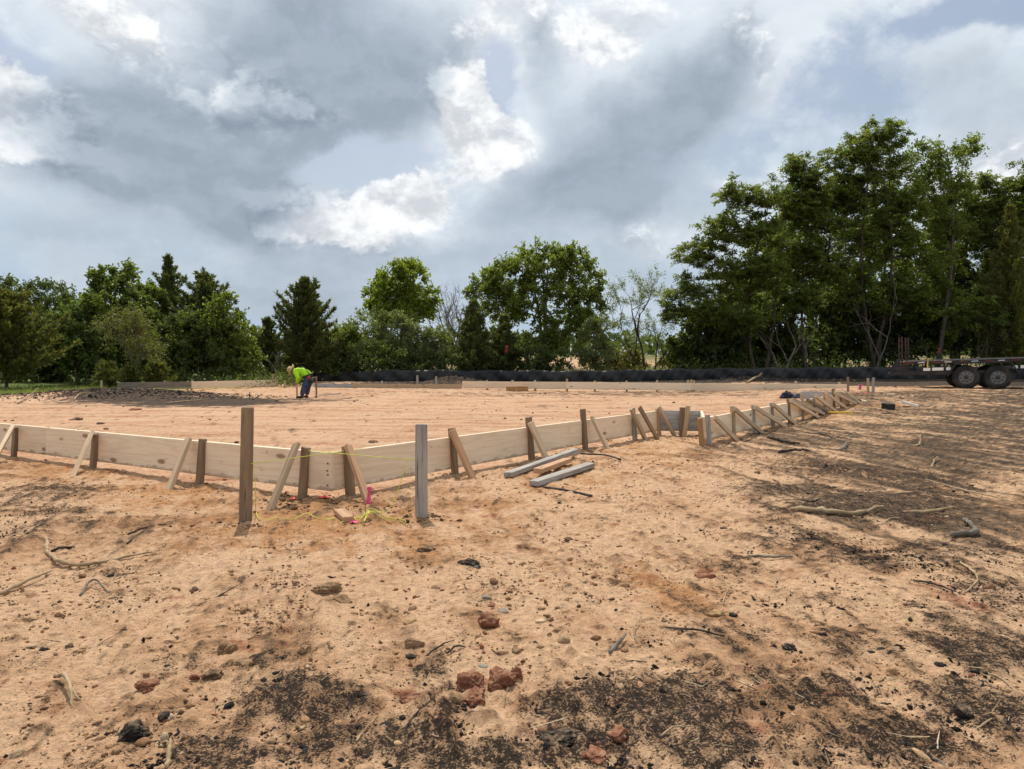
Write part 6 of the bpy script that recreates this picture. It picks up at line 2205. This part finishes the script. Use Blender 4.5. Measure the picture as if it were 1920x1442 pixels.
# dug soil thrown up round the feet of stakes and braces
X, Y = [], []
rs = RS(420)
feet = [(459, 985, 0.10, 60), (790, 972, 0.10, 70), (395, 905, 0.20, 50), (560, 940, 0.25, 90), (645, 940, 0.22, 90), (620, 950, 0.2, 60), (180, 885, 0.16, 50), (850, 890, 0.2, 50), (990, 858, 0.2, 50), (1090, 842, 0.2, 50), (690, 950, 0.15, 60), (30, 868, 0.2, 40), (1190, 826, 0.25, 40), (1320, 824, 0.25, 40), (1200, 870, 0.5, 70), (1090, 930, 0.3, 60)]
for px, py, sp, n in feet:
    g = ground_at(px, py)
    X.append(g.x + rs.normal(0, sp, n))
    Y.append(g.y + rs.normal(0, sp * 0.7, n))
X, Y = np.concatenate(X), np.concatenate(Y)
pal = np.array([(0.17, 0.095, 0.052), (0.26, 0.15, 0.08), (0.095, 0.055, 0.035), (0.33, 0.20, 0.11)])
crumbs('dug_soil', 'dug brown soil heaped round the feet of stakes and braces', X, Y, np.clip(rs.lognormal(-4.85, 0.45, len(X)), 0.004, 0.022), pal[rs.choice(4, len(X))], 421, True)
# lumps on the pad and on the burnt heaps
n = 2600
rs = RS(430)
x = rs.uniform(-16, 9, n)
y = rs.uniform(7, 27, n)
keep = (pad_mask(x, y) > 0.9) & (fbm(x * 0.5, y * 1.6, 4, 431) + rs.normal(0, 0.3, n) > 0.45)
x, y = x[keep], y[keep]
pal = np.array([(0.42, 0.25, 0.145), (0.22, 0.105, 0.06), (0.13, 0.075, 0.045), (0.30, 0.14, 0.075)])
crumbs('pad_crumbs', 'crumbs of red soil on the graded pad', x, y, np.clip(rs.lognormal(-4.1, 0.45, len(x)), 0.008, 0.045), pal[rs.choice(4, len(x))], 432, True)
n = 3200
x = np.concatenate([rs.normal(-12.2, 2.1, n), rs.normal(-2.6, 1.1, 500), rs.normal(10.6, 1.3, 400), rs.uniform(-3, 16, 1100)])
y = np.concatenate([rs.normal(22.4, 0.8, n), rs.normal(33.0, 0.6, 500), rs.normal(33.2, 0.6, 400), rs.normal(33.8, 0.8, 1100)])
pal = np.array([(0.035, 0.028, 0.024), (0.06, 0.045, 0.035), (0.12, 0.085, 0.06), (0.24, 0.165, 0.11), (0.03, 0.026, 0.023)])
crumbs('burnt_soil_lumps', 'lumps and char on the heaps of burnt soil', x, y, np.clip(rs.lognormal(-3.95, 0.5, len(x)), 0.010, 0.06), pal[rs.choice(5, len(x))], 433, True)

# ================================================================== STICKS, STRAW, GRASS
M['stick'] = barkmat('pale_stick', (0.27, 0.185, 0.105), (0.45, 0.33, 0.20))
M['stick_grey'] = barkmat('grey_stick', (0.12, 0.10, 0.08), (0.24, 0.21, 0.17))
M['stick_dark'] = barkmat('burnt_stick', (0.03, 0.025, 0.022), (0.085, 0.065, 0.05))
G_S = 'sticks and twigs lying on the ground'
STICKS = [
    ([(87, 1012), (91, 1040), (110, 1060, .02), (148, 1067, .015), (205, 1054), (284, 1038)], 4.2, 'stick', 'long hooked tan branch at the left, bent like a bow'),
    ([(-12, 1122), (45, 1101, .02), (96, 1077, .015)], 4.0, 'stick', 'straight tan branch at the left edge below the hooked one'),
    ([(104, 1276, .01), (124, 1290, .04), (133, 1312, .03), (135, 1332)], 4.5, 'stick', 'short curved pale root with a split end at the lower left'),
    ([(132, 1305, .03), (144, 1314, .01), (158, 1319)], 2.6, 'stick', 'side prong of the curved pale root at the lower left'),
    ([(150, 1118), (166, 1104, .03), (182, 1103, .04), (205, 1113), (247, 1112)], 2.2, 'stick_grey', 'thin arched root below the hooked branch'),
    ([(370, 1138), (410, 1119), (446, 1098)], 1.6, 'stick_dark', 'thin brown twig slanting up in the left sand'),
    ([(1482, 961, .01), (1540, 965, .02), (1600, 970, .02), (1656, 960, .03)], 5.2, 'stick', 'longest pale stick on the black patch at right'),
    ([(1688, 963), (1742, 965, .015), (1786, 957, .02)], 3.4, 'stick', 'gnarled tan stick right of the longest pale one'),
    ([(1784, 1010, .02), (1828, 1006, .02), (1819, 991, .02), (1806, 979, .01)], 5.5, 'stick_grey', 'grey bent log like an elbow at the right'),
    ([(1399, 1046), (1420, 1048, .01), (1450, 1050, .015), (1486, 1048, .01)], 3.0, 'stick_grey', 'grey stick on the pale sand right of centre'),
    ([(1735, 900), (1800, 920, .01), (1860, 934, .01), (1930, 950)], 1.8, 'stick', 'long thin pale twig on burnt ground at the right edge'),
    ([(1795, 1053), (1826, 1080, .02), (1832, 1098, .02), (1808, 1113)], 2.8, 'stick', 'crooked pale twig hooked near the right edge'),
    ([(1712, 1089), (1752, 1100, .01), (1793, 1111)], 2.2, 'stick_dark', 'dark straight twig left of the crooked pale one'),
    ([(798, 1232), (825, 1216, .01), (853, 1205, .01)], 1.8, 'stick_dark', 'red brown twig above the red clods'),
    ([(838, 1226), (856, 1219, .015), (873, 1215)], 2.2, 'stick_dark', 'black knobbly twig beside the red brown one'),
    ([(738, 1402), (776, 1355, .02), (815, 1317, .02), (801, 1303)], 1.9, 'stick_dark', 'long dark twig bent at the top at bottom middle'),
    ([(665, 1395), (690, 1368, .01), (718, 1335)], 1.8, 'stick', 'pale twig left of the long dark one at bottom middle'),
    ([(802, 1373), (826, 1392, .01), (862, 1406)], 1.7, 'stick', 'thin tan twig in the char at bottom middle'),
    ([(1143, 1226), (1162, 1214, .02), (1174, 1200, .02)], 4.0, 'stick_grey', 'short grey stick forked at one end right of the red clods'),
    ([(1195, 1208), (1188, 1192, .03), (1198, 1171, .02)], 1.5, 'stick', 'curled straw coloured stem above the short grey stick'),
    ([(1169, 1242), (1190, 1242, .005), (1216, 1243)], 1.3, 'stick_dark', 'thin dark rootlet right of the short grey stick'),
    ([(1284, 1420, .01), (1330, 1424, .02), (1366, 1418, .01)], 2.6, 'stick', 'forked tan twig at the bottom right of the black patch'),
    ([(1310, 1439), (1317, 1424, .02), (1322, 1408)], 1.8, 'stick', 'small side twig crossing the forked tan one'),
    ([(1238, 1388, .01), (1262, 1376, .02), (1300, 1374, .02)], 2.0, 'stick', 'pale twig at the right edge of the black patch'),
    ([(313, 1444), (317, 1424, .02), (320, 1406, .03)], 5.0, 'stick', 'short thick peg of pale wood at the bottom left'),
    ([(300, 1396), (312, 1404, .02), (318, 1409, .02)], 2.4, 'stick', 'straw coloured splinter at the head of the thick peg'),
    ([(240, 1003), (275, 992, .01), (312, 984)], 2.0, 'stick_dark', 'dark twig on the left sand below the forms'),
    ([(238, 1020), (262, 1004, .01), (290, 990, .01)], 1.4, 'stick_dark', 'thinner dark twig crossing below the other on the left sand'),
    ([(96, 1035), (116, 1032, .01), (140, 1028)], 3.0, 'stick_dark', 'charred stick inside the bend of the hooked branch'),
    ([(1440, 822), (1462, 829, .02), (1482, 834, .02), (1500, 834)], 3.0, 'stick_dark', 'dark curved root below the middle of the braced planks'),
    ([(1460, 851), (1485, 849, .02), (1516, 848, .01)], 3.0, 'stick_dark', 'charred stick below the dark curved root'),
    ([(1576, 846), (1584, 842, .03), (1588, 834, .03)], 2.8, 'stick_grey', 'small bent stick on the burnt straw'),
    ([(1525, 814), (1545, 818, .015), (1566, 824)], 2.0, 'stick_dark', 'thin dark stick right of the braces on burnt ground'),
    ([(1449, 900), (1460, 908, .02), (1471, 918)], 1.8, 'stick', 'pale twig above the black patch at right'),
    ([(1712, 838), (1724, 837, .03), (1726, 828, .10)], 1.6, 'stick', 'pale broken twig standing up on the burnt ground at right'),
    ([(1746, 878), (1752, 868, .03), (1760, 864, .05)], 1.5, 'stick', 'pale twig poking out of the burnt straw at right'),
    ([(1500, 938), (1518, 944, .01), (1545, 936)], 2.4, 'stick_dark', 'black twig above the left end of the longest pale stick'),
    ([(1652, 985), (1670, 978, .02), (1690, 974, .01)], 1.6, 'stick', 'zigzag pale rootlet below the longest pale stick'),
    ([(1400, 719), (1424, 711, .15), (1438, 704, .42)], 1.8, 'stick', 'pale stick leaning up in front of the silt fence'),
    ([(33, 758), (50, 749, .06), (72, 741, .22)], 1.6, 'stick', 'pale curved stick at the left end of the burnt soil'),
    ([(138, 752), (150, 745, .05), (170, 745, .06)], 1.3, 'stick', 'pale branching root on the burnt soil heap'),
    ([(310, 757), (350, 754, .02), (390, 750, .03)], 1.2, 'stick', 'long pale root lying on the right of the burnt soil heap'),
    ([(1240, 1180), (1300, 1186, .01), (1385, 1203)], 2.4, 'stick_dark', 'long dark half buried root on the right hand sand'),
    ([(1355, 1132), (1362, 1120, .02), (1370, 1106, .03)], 1.3, 'stick', 'straw stem standing on the right hand sand'),
    ([(1486, 1346, .01), (1493, 1358, .015), (1498, 1374)], 3.2, 'stick', 'pale flat splinter at lower right'),
    ([(1850, 1262), (1880, 1280, .01), (1912, 1305)], 1.8, 'stick', 'thin straw stem slanting down at the right edge'),
    ([(1820, 1378), (1850, 1366, .02), (1862, 1358, .02)], 2.2, 'stick', 'pale twig below the shaggy charred clod'),
    ([(1740, 1420), (1765, 1436, .01), (1775, 1450)], 2.8, 'stick_grey', 'grey stub of root at the bottom right'),
]
for k, (pts, r_, mt, lab) in enumerate(STICKS):
    rs = RS(500 + k)
    P_ = []
    for q in pts:
        g = ground_at(q[0], q[1])
        dz = q[2] if len(q) > 2 else 0.0
        rad = r_ * g.y / FPX
        P_.append(Vector((g.x, g.y, g.z + rad * 0.75 + dz * 0.8)))
    c_ = curve_pts(P_, 6)
    c_[1:-1] += rs.normal(size=(len(c_) - 2, 3)) * rad * 0.22
    rr = rad * np.interp(np.linspace(0, 1, len(c_)), [0, 0.15, 0.6, 1], [0.85, 1.0, 0.8, 0.45]) * (1 + rs.normal(0, 0.10, len(c_)))
    v, f = tube_np(c_, rr, 7)
    tag(mesh_np('stick', v, f, M[mt], smooth=True), lab, 'stick', G_S)


def blades(name, label, x, y, L, w, flat, cols, seed, mat, zoff=0.004):
    """thin curved blades of straw or grass"""
    rs = RS(seed)
    n = len(x)
    z = height(x, y) + zoff
    a = rs.uniform(0, 6.28, n)
    el_ = np.where(flat, rs.normal(0.04, 0.10, n), rs.uniform(0.75, 1.5, n))
    d = np.stack([np.cos(a) * np.cos(el_), np.sin(a) * np.cos(el_), np.abs(np.sin(el_))], -1)
    s_ = unit(np.cross(d, np.array([0, 0, 1.0]) + rs.normal(size=(n, 3)) * 0.3))
    bend = rs.normal(size=(n, 3)) * 0.28 * np.array([1, 1, 0.15])
    p0 = np.stack([x, y, z], -1)
    rows_ = []
    for q, ww in ((0.0, 1.0), (0.5, 0.9), (1.0, 0.35)):
        c_ = p0 + (d * q + bend * q * q) * L[:, None]
        if flat.all():
            c_[:, 2] = np.maximum(c_[:, 2], z)
        rows_ += [c_ - s_ * (w * ww * 0.5)[:, None], c_ + s_ * (w * ww * 0.5)[:, None]]
    v = np.stack(rows_, 1).reshape(-1, 3)
    b_ = (np.arange(n) * 6)[:, None]
    f = np.concatenate([b_ + np.array([0, 1, 3, 2]), b_ + np.array([2, 3, 5, 4])])
    c = np.repeat(cols, 6, 0)
    return tag(mesh_np(name, v, f, mat, cols=c), label, 'ground litter', None, 'stuff')


n = 9000
x, y, rs = scatter(n, 600, 20, 0.9, 40)
den = blobs_field(x, y, BURNT) + 0.55 * CB(x, y) * (x > 0.5) + 0.10
keep = (rs.uniform(size=n) < np.clip(den + 0.3 * fbm(x * 1.5, y * 1.5, 3, 601), 0, 1)) & (pad_mask(x, y) < 0.5)
x, y = x[keep], y[keep]
pal = np.array([(0.42, 0.32, 0.19), (0.30, 0.21, 0.12), (0.20, 0.14, 0.085), (0.06, 0.045, 0.035), (0.52, 0.43, 0.29)])
blades('straw_litter', 'straw, rootlets and bark shreds on the burnt ground', x, y, np.clip(rs.lognormal(-2.9, 0.5, len(x)), 0.015, 0.22), rs.uniform(0.0015, 0.0045, len(x)), np.ones(len(x), bool), pal[rs.choice(5, len(x), p=[.26, .28, .22, .14, .10])], 602, M['crumb'])
n = 2600
x, y = rs.normal(6.0, 1.8, n), rs.normal(14.0, 1.6, n)
keep = pad_mask(x, y) < 0.3
x, y = x[keep], y[keep]
blades('wood_shavings', 'pale straw and shavings along the braced planks', x, y, rs.uniform(0.03, 0.16, len(x)), rs.uniform(0.004, 0.010, len(x)), np.ones(len(x), bool), np.array([(0.55, 0.40, 0.22), (0.42, 0.28, 0.14), (0.62, 0.48, 0.28)])[rs.choice(3, len(x))], 603, M['crumb'])
# grass at the left of the pad and dry tufts
n = 16000
rs = RS(610)
y = rs.uniform(20, 31.5, n)
x = rs.uniform(-24, -8.5, n)
keep = (-x - 13.6 - 0.10 * (24 - y) + 0.7 * fbm(x * 0.8, y * 0.8, 3, 611) > 0.0) & (y > 22.8)
x, y = x[keep], y[keep]
t_ = np.clip(rs.normal(0.5, 0.28, len(x)), 0, 1)
blades('grass', 'short green grass left of the pad under the trees', x, y, rs.uniform(0.04, 0.16, len(x)), rs.uniform(0.010, 0.024, len(x)), np.zeros(len(x), bool), np.stack([t_, (rs.uniform(size=len(x)) < 0.25) * rs.uniform(0.3, 1, len(x)), t_ * 0], -1), 612, LEAF['grass'], -0.01)
